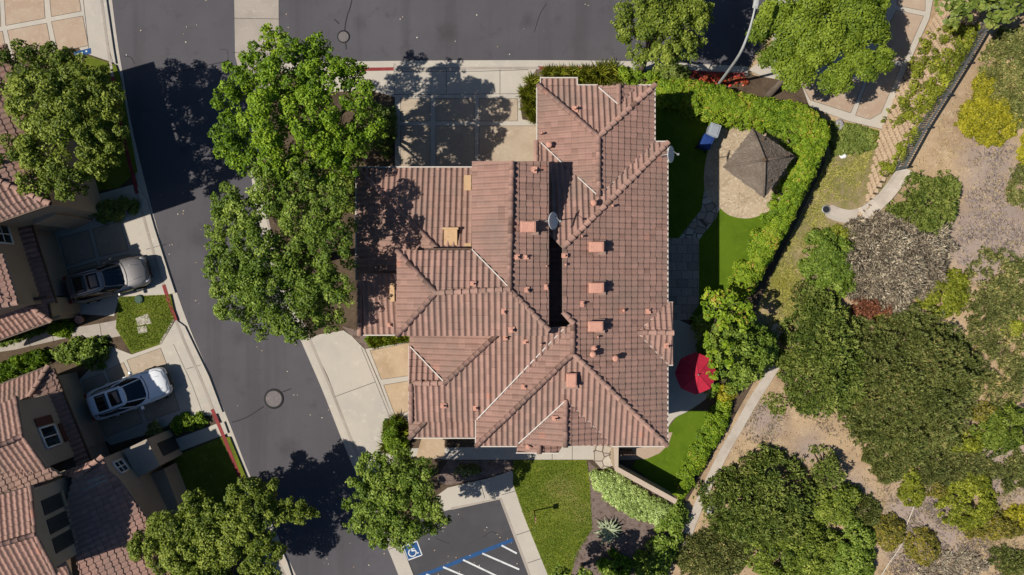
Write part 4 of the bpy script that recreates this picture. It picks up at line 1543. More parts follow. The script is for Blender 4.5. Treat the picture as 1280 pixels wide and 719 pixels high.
def make_suv(name, label, px, py, deg, paint, rails):
    root = thing(name, label, 'car', (*XY(px, py), .12), math.radians(deg))
    sec = [(-2.36, .60, .86, .50), (-2.30, .80, .98, .40), (-2.05, .90, 1.02, .30), (-1.5, .94, 1.04, .26), (-.5, .95, 1.03, .25), (.5, .95, 1.03, .25), (.95, .945, 1.03, .26),
           (1.45, .93, 1.00, .27), (1.9, .89, .95, .30), (2.2, .80, .86, .36), (2.36, .62, .74, .42)]
    bm = bmesh.new()
    rings = []
    for x, w, zt, zb in sec:
        half = [(0, zb), (w * .85, zb), (w * .98, zb + .14), (w, (zb + zt) / 2 + .05), (w * .975, zt - .1), (w * .90, zt - .02), (w * .62, zt + .025), (w * .3, zt + .04), (0, zt + .04)]
        ring = [(y, z) for y, z in half] + [(-y, z) for y, z in half[-2:0:-1]]
        rings.append([bm.verts.new((x, y, z)) for y, z in ring])
    n = len(rings[0])
    for i in range(len(rings) - 1):
        for j in range(n):
            bm.faces.new((rings[i][j], rings[i][(j + 1) % n], rings[i + 1][(j + 1) % n], rings[i + 1][j])).smooth = True
    bm.faces.new(rings[0])
    bm.faces.new(rings[-1][::-1])
    bmesh.ops.recalc_face_normals(bm, faces=bm.faces[:])
    body = obj('body', bm, paint, root)
    body.modifiers.new('subd', 'SUBSURF').levels = 2
    body.modifiers['subd'].render_levels = 2

    # glasshouse: side windows, tailgate glass and windscreen in one dark shell
    def ring_at(k, n=40):
        """k 0 at the belt, 1 at the roof"""
        x0 = -2.18 + .42 * k
        x1 = 1.12 - 1.02 * k
        wy = .84 - .20 * k
        z = 1.0 + .66 * k - .02
        out = []
        for i in range(n):
            a = 2 * math.pi * i / n
            c_, s_ = math.cos(a), math.sin(a)
            ex = .38
            X = (abs(c_) ** ex) * (1 if c_ > 0 else -1)
            Y = (abs(s_) ** ex) * (1 if s_ > 0 else -1)
            cxm, hx = (x0 + x1) / 2, (x1 - x0) / 2
            wv = wy * (1 - .10 * max(0, X) ** 2 - .06 * max(0, -X) ** 2)
            bow = .10 * (1 - Y * Y) if X > 0 else -.05 * (1 - Y * Y)
            out.append((cxm + X * hx + bow * abs(X), Y * wv, z))
        return out
    bm = bmesh.new()
    rs = [[bm.verts.new(p) for p in ring_at(k)] for k in (0, .35, .7, .96)]
    for i in range(3):
        for j in range(40):
            bm.faces.new((rs[i][j], rs[i][(j + 1) % 40], rs[i + 1][(j + 1) % 40], rs[i + 1][j])).smooth = True
    bm.faces.new(rs[-1])
    obj('window', bm, M['car_glass'], root)
    # roof skin
    bm = bmesh.new()
    r0 = ring_at(.93)
    cx_ = sum(p[0] for p in r0) / 40
    lv = []
    for f_, dz in ((1.015, -.03), (1.01, .015), (.96, .05), (.7, .085), (.35, .10)):
        lv.append([bm.verts.new((cx_ + (p[0] - cx_) * f_, p[1] * f_, p[2] + dz)) for p in r0])
    for i in range(len(lv) - 1):
        for j in range(40):
            bm.faces.new((lv[i][j], lv[i][(j + 1) % 40], lv[i + 1][(j + 1) % 40], lv[i + 1][j])).smooth = True
    bm.faces.new(lv[-1])
    roof = obj('roof', bm, paint, root)
    # pillars
    lo, hi_ = ring_at(0.02), ring_at(.95)
    for j in (3, 37, 9, 31, 14, 26, 17, 23):
        bm = bmesh.new()
        a, b = Vector(lo[j]), Vector(hi_[j])
        o_ = Vector((0, .012 if a.y > 0 else -.012, 0))
        add_tube(bm, [a + o_, (a + b) / 2 + o_ * 1.3, b + o_], .035, 6)
        obj('pillar', bm, paint, root)
    for (x0, x1, wy) in ((-.62, .0, .42), (-1.42, -.78, .46)):
        bm = bmesh.new()
        xs = np.linspace(x0, x1, 6)
        ys = np.linspace(-wy, wy, 8)
        zt = lambda x, y: 1.6 + .12 - .05 * ((x - cx_) / .9) ** 2 - .045 * (y / .6) ** 2
        lid(bm, [[(x, y, zt(x, y) + .002) for y in ys] for x in xs[::-1]])
        bmesh.ops.recalc_face_normals(bm, faces=bm.faces[:])
        s_ = obj('sunroof', bm, M['car_glass'], roof)
        md = s_.modifiers.new('thick', 'SOLIDIFY')
        md.thickness = .03
    for s in (-1, 1):
        if rails:
            bm = bmesh.new()
            add_tube(bm, [(-1.6, s * .585, 1.63), (-1.5, s * .60, 1.72), (-.4, s * .60, 1.735), (.0, s * .575, 1.65)], .026, 8)
            obj('roof_rail', bm, M['alloy' if rails == 1 else 'trim_black'], roof)
        bm = bmesh.new()
        add_lathe(bm, [(.05, -.1), (.11, -.06), (.11, .06), (.05, .1)], (0, 0, 0), 10)
        bmesh.ops.transform(bm, matrix=Matrix.Translation((.62, s * 1.04, 1.08)) @ Matrix.Diagonal((.8, 1.15, .8, 1)), verts=bm.verts[:])
        add_tube(bm, [(.66, s * .86, 1.02), (.63, s * 1.0, 1.06)], .03, 6)
        obj('mirror', bm, paint, root)
        bm = bmesh.new()
        lid(bm, [[(x, s * (y0 + k), z) for k in (0, .1, .2)] for x, y0, z in ((2.12, .54, .83), (2.24, .50, .76), (2.33, .44, .70))])
        hl = obj('headlight', bm, M['lamp_clear'], root)
        md = hl.modifiers.new('thick', 'SOLIDIFY')
        md.thickness = .07
        md.offset = 0
        bm = bmesh.new()
        add_box(bm, (-2.27, s * .68, .92), (.14, .22, .16))
        obj('tail_light', bm, M['lamp_red'], root)
        for x in (-1.38, 1.42):
            bm = bmesh.new()
            add_lathe(bm, [(.20, -.11), (.33, -.11), (.36, -.07), (.36, .07), (.33, .11), (.20, .11)], (0, 0, 0), 24)
            bmesh.ops.transform(bm, matrix=Matrix.Translation((x, s * .86, .36)) @ Matrix.Rotation(math.pi / 2, 4, 'X'), verts=bm.verts[:])
            wh = obj('wheel', bm, M['rubber'], root)
            bm = bmesh.new()
            add_lathe(bm, [(.05, -.03), (.22, -.02), (.22, .02), (.05, .03)], (0, 0, 0), 16)
            bmesh.ops.transform(bm, matrix=Matrix.Translation((x, s * .965, .36)) @ Matrix.Rotation(math.pi / 2, 4, 'X'), verts=bm.verts[:])
            obj('rim', bm, M['alloy'], wh)
        bm = bmesh.new()
        for x in (.12, -.95):
            add_box(bm, (x, s * .955, .88), (.2, .035, .035))
        obj('door_handle', bm, paint, root)
    bm = bmesh.new()
    add_box(bm, (2.33, 0, .62), (.07, .7, .14))
    add_box(bm, (2.30, 0, .44), (.08, 1.0, .1))
    obj('grille', bm, M['trim_black'], root)
    bm = bmesh.new()
    add_tube(bm, [(1.10, -.70, 1.035), (1.21, -.35, 1.05), (1.24, 0, 1.055), (1.21, .35, 1.05), (1.10, .70, 1.035)], .022, 6)
    obj('wiper_cowl', bm, M['trim_black'], root)
    for y in (-.42, .42):
        bm = bmesh.new()
        add_tube(bm, [(1.2, y * 1.15, 1.035), (1.6, y, 1.022), (2.0, y * .85, .965)], .012, 5)
        obj('hood_crease', bm, paint, root)
    # door and bonnet shut lines
    for sgn in (-1, 1):
        for x in (.72, -.38, -1.28):
            bm = bmesh.new()
            add_tube(bm, [(x, sgn * .955, .5), (x - .02, sgn * .962, .75), (x - .05, sgn * .935, .98)], .008, 4)
            obj('door_seam', bm, M['trim_black'], root)
    bm = bmesh.new()
    add_tube(bm, [(1.2, -.78, 1.02), (1.9, -.76, .945), (2.16, -.55, .905), (2.24, 0, .90), (2.16, .55, .905), (1.9, .76, .945), (1.2, .78, 1.02)], .009, 4)
    obj('bonnet_seam', bm, M['trim_black'], root)
    bm = bmesh.new()
    add_box(bm, (-2.345, 0, .72), (.03, .5, .13))
    obj('number_plate', bm, M['white_frame'], root)
    return root


make_suv('parked_car', 'white sport utility car with two dark roof panes parked nose to the street', 172, 489, 20, M['car_white'], 2)
make_suv('parked_car', 'grey metallic sport utility car with silver roof rails beside the six-sided lawn', 146, 350, 15.5, M['car_grey'], 1)
# ------------------------------------------------------------------ gazebo, umbrella, bins, poles and other loose things
M['thatch'] = None
t = NT('thatch')
col = t.mix(t.ramp(t.noise(1.5, 5, .7), .4, .7), t.rgb((.165, .13, .10)), (.225, .18, .14))
col = t.mix(t.ramp(t.noise(9, 5, .8), .5, .75), col, (.085, .07, .06))
col = t.mul(col, t.noise(30, 4, .8), .4)
t.bump(t.noise(35, 4, .85), 1.0, .03)
M['thatch'] = t.done(col, .95, .1)
M['wood'] = surf('wood', (.10, .06, .035), [(3, (.07, .04, .025), .5, .7)], (30, .2), .8, .2)
gz0 = thing('gazebo', 'square gazebo with a brown thatched pyramid roof on the round gravel bed', 'gazebo', (*XY(949, 206), .12))
cs = [P(941, 161, 2.35), P(993, 195, 2.35), P(955, 247, 2.35), P(904, 209, 2.35)]
o = gz0.location
ap = P(956, 200, 3.45)
bm = bmesh.new()
g = np.random.default_rng(3)
for k in range(4):
    a, b = cs[k] - o, cs[(k + 1) % 4] - o
    top = ap - o
    N = 22
    grid = []
    for i in range(N + 1):
        s = i / N
        row = []
        for j in range(N + 1):
            e_ = a.lerp(b, j / N)
            p = e_.lerp(top, s)
            edge = 1 - abs(2 * j / N - 1)
            p = p + Vector((0, 0, -.10 * math.sin(math.pi * s) * 0 + (g.normal(0, .012) if 0 < j < N else 0)))
            if i == 0 and 0 < j < N:
                p = p + (e_ - Vector((top.x, top.y, e_.z))).normalized() * g.uniform(-.04, .07)
            row.append(bm.verts.new(p))
        grid.append(row)
    for i in range(N):
        for j in range(N):
            bm.faces.new((grid[i][j], grid[i][j + 1], grid[i + 1][j + 1], grid[i + 1][j]))
bmesh.ops.remove_doubles(bm, verts=bm.verts[:], dist=.004)
bmesh.ops.recalc_face_normals(bm, faces=bm.faces[:])
rf = obj('roof', bm, M['thatch'], gz0)
md = rf.modifiers.new('thick', 'SOLIDIFY')
md.thickness = .12
md.offset = -1
# straw lying on the roof
pp, nn, tt, td = [], [], [], []
for k in range(4):
    a, b = cs[k] - o, cs[(k + 1) % 4] - o
    nr_ = (b - a).cross((ap - o) - a).normalized()
    for q in range(1500):
        u_, v_ = g.random(), g.random()
        if u_ + v_ > 1:
            u_, v_ = 1 - u_, 1 - v_
        p = a + (b - a) * u_ + ((ap - o) - a) * v_
        pp.append(tuple(p + nr_ * .025))
        nn.append(tuple(nr_ + Vector(g.normal(0, .25, 3))))
        td.append(tuple(((a + b) / 2 - (ap - o)).normalized()))
        tt.append(g.random())
M['straw'] = leaf_mat('straw', (0.038, 0.032, 0.033), (0.090, 0.075, 0.078), (0.188, 0.158, 0.164), .0, .9)
obj('thatch', leaves_mesh('thatch', np.array(pp), np.array(nn), .2, .14, np.array(tt), .05, np.array(td)), M['straw'], rf)
bm = bmesh.new()
for k in range(4):
    add_tube(bm, [cs[k] - o + Vector((0, 0, .03)), (cs[k] - o).lerp(ap - o, .5) + Vector((0, 0, .04)), ap - o + Vector((0, 0, .03))], [.05, .055, .06], 6)
obj('ridge', bm, M['thatch'], rf)
bm = bmesh.new()
add_lathe(bm, [(.1, -.05), (.12, .05), (.07, .12), (.02, .16)], tuple(ap - o), 10)
obj('finial', bm, M['wood'], rf)
for k in range(4):
    c = (cs[k] - o)
    q = Vector((c.x * .6, c.y * .6, 0))
    bm = bmesh.new()
    add_tube(bm, [q, q + Vector((0, 0, 2.55))], .07, 8)
    obj('post', bm, M['wood'], gz0)

# red parasol
M['canvas_red'] = surf('canvas_red', (.50, .022, .05), [(1.5, (.42, .02, .045), .45, .7), (5, (.56, .06, .09), .55, .75)], (30, .12), .8, .2)
M['red_seam'] = surf('red_seam', (.34, .02, .035), (), (20, .1), .8, .2)
pz = thing('patio_umbrella', 'red patio umbrella half shaded by the house, partly under the yellow-green tree', 'umbrella', (*XY(870, 467, 2.4), .12))
bm = bmesh.new()
cpt = P(870, 467, 2.5)
oo = pz.location
NR = 8
apx = Vector((0, 0, 2.72))
R0 = 1.16
rows = []
for s in (0, .33, .66, 1):
    ring = []
    for i in range(NR * 4):
        a = 2 * math.pi * i / (NR * 4)
        m = (i % 4)
        pull = [0, .045, .06, .045][m] * s
        r = R0 * s * (1 - pull)
        ring.append(bm.verts.new((r * math.cos(a), r * math.sin(a), 2.72 - .46 * s ** 1.15 - pull * .5)) if s > 0 else None)
    rows.append(ring)
top = bm.verts.new(apx)
n = NR * 4
for i in range(n):
    bm.faces.new((top, rows[1][i], rows[1][(i + 1) % n]))
    for k in (1, 2):
        bm.faces.new((rows[k][i], rows[k + 1][i], rows[k + 1][(i + 1) % n], rows[k][(i + 1) % n]))
can = obj('canopy', bm, M['canvas_red'], pz)
can.modifiers.new('thick', 'SOLIDIFY').thickness = .015
bm = bmesh.new()
add_tube(bm, [(0, 0, 0), (0, 0, 2.78)], .025, 8)
obj('pole', bm, M['metal'], pz)
bm = bmesh.new()
add_lathe(bm, [(.03, 2.7), (.05, 2.76), (.035, 2.82), (.012, 2.88)], (0, 0, 0), 10)
obj('finial', bm, M['metal'], pz)
bm = bmesh.new()
for i in range(NR):
    a = 2 * math.pi * i / NR
    add_tube(bm, [(R0 * q * math.cos(a), R0 * q * math.sin(a), 2.727 - .46 * q ** 1.15) for q in (.03, .33, .66, 1)], .012, 4)
obj('seam', bm, M['red_seam'], can)
bm = bmesh.new()
add_lathe(bm, [(.3, 0), (.3, .06), (.06, .1)], (0, 0, 0), 16)
obj('base', bm, M['metal'], pz)
for i in range(NR):
    a = 2 * math.pi * i / NR
    bm = bmesh.new()
    add_tube(bm, [(0, 0, 2.68), (R0 * .97 * math.cos(a), R0 * .97 * math.sin(a), 2.23)], .012, 5)
    obj('rib', bm, M['metal'], pz)


def bin_(label, px, py, deg, body, lidm):
    root = thing('wheelie_bin', label, 'bin', (*XY(px, py), .12), math.radians(deg), 'wheelie bins beside the gravel bed')
    bm = bmesh.new()
    add_box(bm, (0, 0, .5), (.52, .58, .94), 0, 1.18)
    b = obj('body', bm, body, root)
    bm = bmesh.new()
    add_box(bm, (0, 0, 1.02), (.66, .74, .07), 0, .93)
    add_box(bm, (0, 0, 1.065), (.5, .56, .035), 0, .85)
    add_tube(bm, [(-.28, -.39, 1.0), (.28, -.39, 1.0)], .025, 8)
    l = obj('lid', bm, lidm, root)
    for o_ in (b, l):
        md = o_.modifiers.new('bev', 'BEVEL')
        md.width = .03
        md.segments = 2
    for s in (-1, 1):
        bm = bmesh.new()
        add_lathe(bm, [(.04, -.03), (.11, -.03), (.11, .03), (.04, .03)], (0, 0, 0), 12)
        bmesh.ops.transform(bm, matrix=Matrix.Translation((s * .27, -.3, .11)) @ Matrix.Rotation(math.pi / 2, 4, 'Y'), verts=bm.verts[:])
        obj('wheel', bm, M['rubber'], root)


M['bin_grey'] = surf('bin_grey', (.26, .285, .31), (), (20, .1), .6, .3)
M['bin_blue'] = surf('bin_blue', (.012, .04, .17), (), (20, .1), .5, .4)
bin_('pale grey wheelie bin standing in the sun beside the gravel bed', 886, 168, -18, M['bin_grey'], M['bin_grey'])
bin_('blue wheelie bin in the shade of the house', 877, 182, -24, M['bin_blue'], M['bin_blue'])

# street lamp over the corner
M['pole_paint'] = surf('pole_paint', (.38, .38, .36), [(3, (.31, .30, .28), .5, .7)], (20, .12), .6, .4)
lp = thing('street_lamp', 'tall pale street lamp leaning out over the road beside the hedge', 'street lamp', (*XY(896, 108), .1))
o = lp.location
bm = bmesh.new()
pts = [Vector((0, 0, 0)), P(911, 88, 3.2) - o, P(925, 67, 5.6) - o, P(935, 43, 6.6) - o, P(941, 22, 7.1) - o, P(945, 4, 7.3) - o]
pts = [Vector(p) for p in smooth_line([tuple(p) for p in pts], 5)]
add_tube(bm, pts, list(np.linspace(.09, .04, len(pts))), 10)
obj('pole', bm, M['pole_paint'], lp)
hd = P(946, 1, 7.3) - o
bm = bmesh.new()
add_box(bm, tuple(hd), (.3, .75, .16), math.radians(-10), .7)
hh = obj('lamp_head', bm, M['pole_paint'], lp)
md = hh.modifiers.new('bev', 'BEVEL')
md.width = .05
md.segments = 3
bm = bmesh.new()
add_box(bm, tuple(hd - Vector((0, 0, .1))), (.2, .5, .05), math.radians(-10))
obj('lens', bm, M['lamp_clear'], hh)
bm = bmesh.new()
add_lathe(bm, [(.2, 0), (.2, .04), (.14, .12)], (0, 0, 0), 12)
obj('base', bm, M['pole_paint'], lp)

# lawn post
ps = thing('sign_post', 'thin sign post with a small square plate standing on the south lawn', 'sign', (*XY(668, 637.5), .12))
bm = bmesh.new()
add_tube(bm, [(0, 0, 0), (0, 0, 1.75)], .035, 6)
obj('post', bm, M['wood'], ps)
bm = bmesh.new()
add_box(bm, (.02, 0, 1.55), (.03, .3, .36))
obj('plate', bm, M['tile_new'], ps)

# manhole covers
def manhole(px, py, r, label):
    root = thing('manhole_cover', label, 'manhole cover', (*XY(px, py), .004))
    bm = bmesh.new()
    add_lathe(bm, [(r * 1.28, 0), (r * 1.27, .006), (r, .008)], (0, 0, 0), 40)
    obj('collar', bm, M['seal'], root)
    bm = bmesh.new()
    add_lathe(bm, [(r, 0), (r, .012), (r * .9, .016), (r * .86, .011), (r * .62, .012), (r * .58, .017), (r * .52, .012)], (0, 0, 0), 40)
    for a in np.linspace(0, 6.28, 9)[:-1]:
        add_box(bm, (r * .74 * math.cos(a), r * .74 * math.sin(a), .014), (r * .2, r * .06, .008), a)
    obj('lid', bm, M['iron'], root)


M['iron'] = surf('iron_rim', (.15, .13, .125), [(9, (.10, .085, .08), .5, .7), (5, (.22, .17, .15), .58, .7)], (40, .3), .75, .3)
manhole(342.5, 498.5, .47, 'large round manhole cover in the tar-seamed middle of the west street')
manhole(429.5, 46, .3, 'small round manhole cover near the top of the cross street')

# garden wall south-east of the house
gw = thing('garden_wall', 'pale stucco garden wall slanting from the house corner to the hedge', 'wall', (*XY(770, 585), .1))
o = gw.location
wl = [XY(770, 556, 1.7), XY(770.5, 586, 1.7), XY(845, 627, 1.7)]
bm = bmesh.new()
add_strip(bm, [(x - o.x, y - o.y) for x, y in wl], -.1, .1, 1.58, thick=1.6)
obj('panel', bm, M['stucco'], gw)
bm = bmesh.new()
add_strip(bm, [(x - o.x, y - o.y) for x, y in wl], -.14, .14, 1.66, thick=.09)
obj('coping', bm, surf('coping', (.47, .37, .28), [(2, (.40, .31, .23), .45, .7)], (30, .15), .9, .2), gw)

gt = thing('garden_gate', 'dark narrow gate between the house corner and the garden wall', 'gate', (*XY(778, 562), .12))
bm = bmesh.new()
for k in range(4):
    add_box(bm, (.1 + .18 * k - .2, .05, .7), (.13, .04, 1.3))
add_box(bm, (.08, .02, .25), (.8, .03, .08))
add_box(bm, (.08, .02, 1.15), (.8, .03, .08))
obj('panel', bm, M['trim'], gt)
bm = bmesh.new()
add_tube(bm, [(-.33, .04, 0), (-.33, .04, 1.45)], .05, 6)
obj('post', bm, M['trim'], gt)

# rocks, valve boxes, small things
M['rock'] = surf('rock', (.36, .33, .33), [(4, (.25, .23, .23), .45, .7)], (15, .25), .9, .2, (12, .6, .05))


def rock(px, py, r, label, seed, mat=None, flat=.6, name='rock', cat='rock', z=.0):
    g = np.random.default_rng(seed)
    bm = bmesh.new()
    bmesh.ops.create_icosphere(bm, subdivisions=3, radius=1)
    fr = g.normal(size=(4, 3)) * 1.6
    for v in bm.verts:
        k = 1 + .13 * sum(math.sin(v.co.dot(Vector(f)) + i) for i, f in enumerate(fr)) / 1.5
        v.co = Vector((v.co.x * r * k, v.co.y * r * .8 * k, max(v.co.z, -.3) * r * flat * k))
    bmesh.ops.rotate(bm, verts=bm.verts[:], matrix=Matrix.Rotation(g.uniform(0, 3), 3, 'Z'))
    for f in bm.faces:
        f.smooth = True
    o = obj(name, bm, mat or M['rock'])
    o.location = (*XY(px, py), z)
    tag(o, label, cat)
    return o


rock(890, 629, .33, 'upper of two pale grey boulders beside the lower concrete drain', 1)
rock(886, 638, .3, 'lower of two pale grey boulders beside the lower concrete drain', 2)
rock(1054, 194, .24, 'small white stone at the lower edge of the green ivy patch', 3, M['white_frame'], .5)
rock(1048, 158, .42, 'grey rock behind the outer bend of the big hedge', 4)
rock(969, 411, .34, 'pale speckled boulder right of the small yellow-green tree', 5, M['gravel'], .5)
rock(975, 418, .28, 'second pale speckled boulder just below its neighbour by the tree', 6, M['gravel'], .5)
rock(1259, 263, .2, 'whitish stone on the bare grey soil near the east edge', 7, M['gravel'], .5)
rock(880, 543, .26, 'tan edging stone at the rim of the lower turf', 8, M['coping'] if 'coping' in M else M['gravel'], .6)
rock(863, 580, .24, 'tan edging stone beside the low green border', 9, M['gravel'], .6)

M['box_green'] = surf('box_green', (.03, .07, .045), (), (20, .2), .7, .3)
for (bx, by, lab) in ((176, 374, 'green valve box lid in the top of the six-sided lawn'), (1032, 262, 'dark drain grate in the rounded end of the concrete channel')):
    root = thing('valve_box' if bx < 500 else 'drain_grate', lab, 'drain' if bx > 500 else 'valve box', (*XY(bx, by), .1 if bx < 500 else .05))
    bm = bmesh.new()
    add_lathe(bm, [(.26, 0), (.26, .1 if bx < 500 else .02), (.22, .13 if bx < 500 else .03)], (0, 0, 0), 12)
    obj('rim', bm, M['box_green'] if bx < 500 else M['metal'], root)
    bm = bmesh.new()
    add_lathe(bm, [(.2, 0), (.2, .15 if bx < 500 else .036)], (0, 0, 0), 12)
    obj('lid', bm, M['box_green'] if bx < 500 else M['trim_black'], root)

# potted plant by the grey car
pt = thing('plant_pot', 'terracotta plant pot in the shaded corner below the grey car', 'pot', (*XY(105, 399), .12))
bm = bmesh.new()
add_lathe(bm, [(.14, 0), (.2, .32), (.23, .32), (.23, .37), (.18, .37), (.17, .3)], (0, 0, 0), 16)
obj('pot', bm, M['tile_new'], pt)

# ------------------------------------------------------------------ hillside terrace, block wall and fence
CR = [(1073, 272, .06), (1087, 257, .25), (1112, 213, 1.0), (1140, 162, 1.65), (1165, 121, 2.0), (1190, 80, 2.2), (1214, 40, 2.3), (1230, 14, 2.35), (1262, -50, 2.4), (1300, -130, 2.4)]
crest = [P(*c) for c in CR]


def crest_at(y):
    for i in range(len(crest) - 1):
        a, b = crest[i], crest[i + 1]
        if a.y <= y <= b.y:
            t_ = (y - a.y) / (b.y - a.y)
            return a.x + (b.x - a.x) * t_, a.z + (b.z - a.z) * t_
    return (crest[-1].x, crest[-1].z) if y > crest[-1].y else (crest[0].x, 0.0)


def hill(x, y):
    if y < crest[0].y - 3:
        return 0.0
    cx_, cz = crest_at(y)
    if x < cx_:
        return 0.0
    f = 1.0
    if y < crest[1].y:
        f = max(0, (y - crest[0].y + 3) / 3)
    return cz * f + .12 * math.sin(x * .9) * math.sin(y * .7) * min(1, cz)


bm = bmesh.new()
ys = np.linspace(crest[0].y - 3, crest[-1].y, 70)
rows = []
for y in ys:
    cx_, cz = crest_at(y)
    rows.append([bm.verts.new((x, y, hill(x + 1e-3, y) + .004)) for x in cx_ + np.linspace(0, 1, 40) ** 1.3 * (75 - cx_)])
for i in range(len(rows) - 1):
    for j in range(39):
        f = bm.faces.new((rows[i][j], rows[i][j + 1], rows[i + 1][j + 1], rows[i + 1][j]))
        f.smooth = True
tag(obj('hillside', bm, M['hillside']), kind='structure')

bm = bmesh.new()
sw = smooth_line(SWALE, 5)
sp = [Vector(XY(*p)) for p in sw]
rows = []
for i, p in enumerate(sp):
    d = (sp[min(i + 1, len(sp) - 1)] - sp[max(i - 1, 0)]).normalized()
    nr_ = Vector((-d.y, d.x))
    wv = .40 if i > 2 else (.2, .33, .39)[i]
    zz = max(hill(p.x + nr_.x * s_ * .3, p.y + nr_.y * s_ * .3) for s_ in (-1, 0, 1)) + .07
    rows.append([bm.verts.new((*(p + nr_ * k), zz + dz)) for k, dz in ((-wv, -.5), (-wv, 0), (-wv * .4, -.035), (wv * .4, -.035), (wv, 0), (wv, -.5))])
for i in range(len(rows) - 1):
    for j in range(5):
        bm.faces.new((rows[i][j], rows[i][j + 1], rows[i + 1][j + 1], rows[i + 1][j]))
bm.faces.new(rows[0])
bm.faces.new(rows[-1][::-1])
bmesh.ops.recalc_face_normals(bm, faces=bm.faces[:])
tag(obj('drain_channel', bm, M['swale']), kind='structure')

# stepped block retaining wall following the crest
M['block'] = surf('block', (.50, .37, .245), [(1.2, (.42, .30, .195), .4, .7), (7, (.56, .44, .31), .55, .75)], (30, .2), .92, .15, (40, .5, .02))
rw = thing('retaining_wall', 'battered tan block retaining wall below the slanting metal fence', 'wall')
bm = bmesh.new()
bb = bmesh.new()
seg = []
for i in range(len(crest) - 1):
    a, b = crest[i], crest[i + 1]
    L = (b - a).xy.length
    n = max(1, int(L / .31))
    for k in range(n):
        seg.append((a.lerp(b, k / n), a.lerp(b, (k + 1) / n)))
for idx, (a, b) in enumerate(seg):
    m = (a + b) / 2
    d = (b - a).xy.normalized()
    nrm_ = Vector((-d.y, d.x))
    if nrm_.x > 0:
        nrm_ = -nrm_
    c = 0
    while True:
        zt = m.z - c * .15
        if zt < .05 or c > 16:
            break
        off = .05 + c * .085
        jx = .5 if c % 2 else 0
        q = m + Vector((nrm_.x, nrm_.y, 0)) * off + Vector((d.x, d.y, 0)) * (.155 * (jx * 2))
        add_box(bb, (q.x, q.y, zt - .08), (.25, .22, .145), math.atan2(d.y, d.x) + random.gauss(0, .03), .97)
        c += 1
    add_box(bm, (m.x, m.y, m.z / 2 - .02), ((b - a).xy.length * 1.02, .2, m.z + .02), math.atan2(d.y, d.x))
obj('core', bm, M['soil'], rw)
ob_ = obj('block', bb, M['block'], rw)

# fence along the crest
M['fence'] = surf('fence_metal', (.12, .125, .125), (), (20, .15), .5, .5, None, .3)
fc = thing('metal_fence', 'grey metal picket fence running along the top of the block wall', 'fence')
fl = [P(x, y, z) for x, y, z in ((1113, 213, 1.02), (1140, 164, 1.65), (1165, 124, 2.0), (1190, 83, 2.2), (1214, 43, 2.3), (1230, 15, 2.35))]
off = Vector((.18, -.02, 0))
fl = [p + off for p in fl]
HF = 1.15
pk = bmesh.new()
rl = bmesh.new()
po_ = []
for i in range(len(fl) - 1):
    a, b = fl[i], fl[i + 1]
    d = (b - a)
    n = int(d.xy.length / .13)
    for k in range(n):
        p = a.lerp(b, k / n)
        add_box(pk, (p.x, p.y, p.z + HF / 2), (.028, .028, HF), math.atan2(d.y, d.x))
    for zz in (.12, HF - .12, HF):
        bar(rl, a + Vector((0, 0, zz)), b + Vector((0, 0, zz)), .06, .045)
    po_.append(a)
po_.append(fl[-1])
kk = obj('picket', pk, M['fence'], fc)
kk['kind'] = 'stuff'
obj('rail', rl, M['fence'], fc)
for p in po_:
    bm = bmesh.new()
    add_box(bm, (p.x, p.y, p.z + .62), (.08, .08, 1.4))
    add_box(bm, (p.x, p.y, p.z + 1.34), (.11, .11, .05), 0, .5)
    obj('post', bm, M['fence'], fc)

M['coping_pale'] = surf('hose', (.55, .5, .42), (), (6, .2), .7, .3)
# hose lying on the lower slope
hs = obj('irrigation_hose', bmesh.new(), None)
bpy.data.objects.remove(hs)
bm = bmesh.new()
hp = [P(x, y, .04) for x, y in smooth_line([(1144, 628), (1140, 640), (1134, 655), (1132, 668), (1124, 686), (1112, 703), (1102, 719), (1092, 735)], 4)]
add_tube(bm, hp, .026, 6)
tag(obj('irrigation_hose', bm, M['coping_pale']), 'white irrigation pipe lying on the slope between two round yellow bushes', 'pipe')

# pale leaf litter on the streets
g = np.random.default_rng(21)
pp = []
for (x0, y0, x1, y1, n) in ((200, 330, 420, 600, 30), (370, 600, 490, 719, 24), (150, 0, 290, 90, 10), (350, 5, 760, 74, 14), (520, 640, 650, 719, 28), (540, 590, 640, 625, 25), (190, 240, 260, 330, 14), (60, 300, 210, 420, 12)):
    for _ in range(n):
        pp.append((*XY(g.uniform(x0, x1), g.uniform(y0, y1)), .0))
pp = np.array(pp)
road_in = in_poly(pp[:, :2], [XY(*p) for p in roadpoly])
park = in_poly(pp[:, :2], [XY(*p) for p in ((503, 690), (530, 646), (625, 623), (662, 719), (690, 800), (545, 800))])
pp = pp[road_in | park]
pp[:, 2] = np.where(road_in[road_in | park], .025, .125)
M['litter'] = leaf_mat('litter', (0.375, 0.360, 0.413), (0.315, 0.255, 0.206), (0.240, 0.150, 0.094), .0, .9)
tag(obj('leaf_litter', leaves_mesh('litter', pp, np.tile([0, 0, 1.], (len(pp), 1)) + g.normal(0, .3, (len(pp), 3)), .075, .8, g.random(len(pp)), .1), M['litter']), kind='stuff')
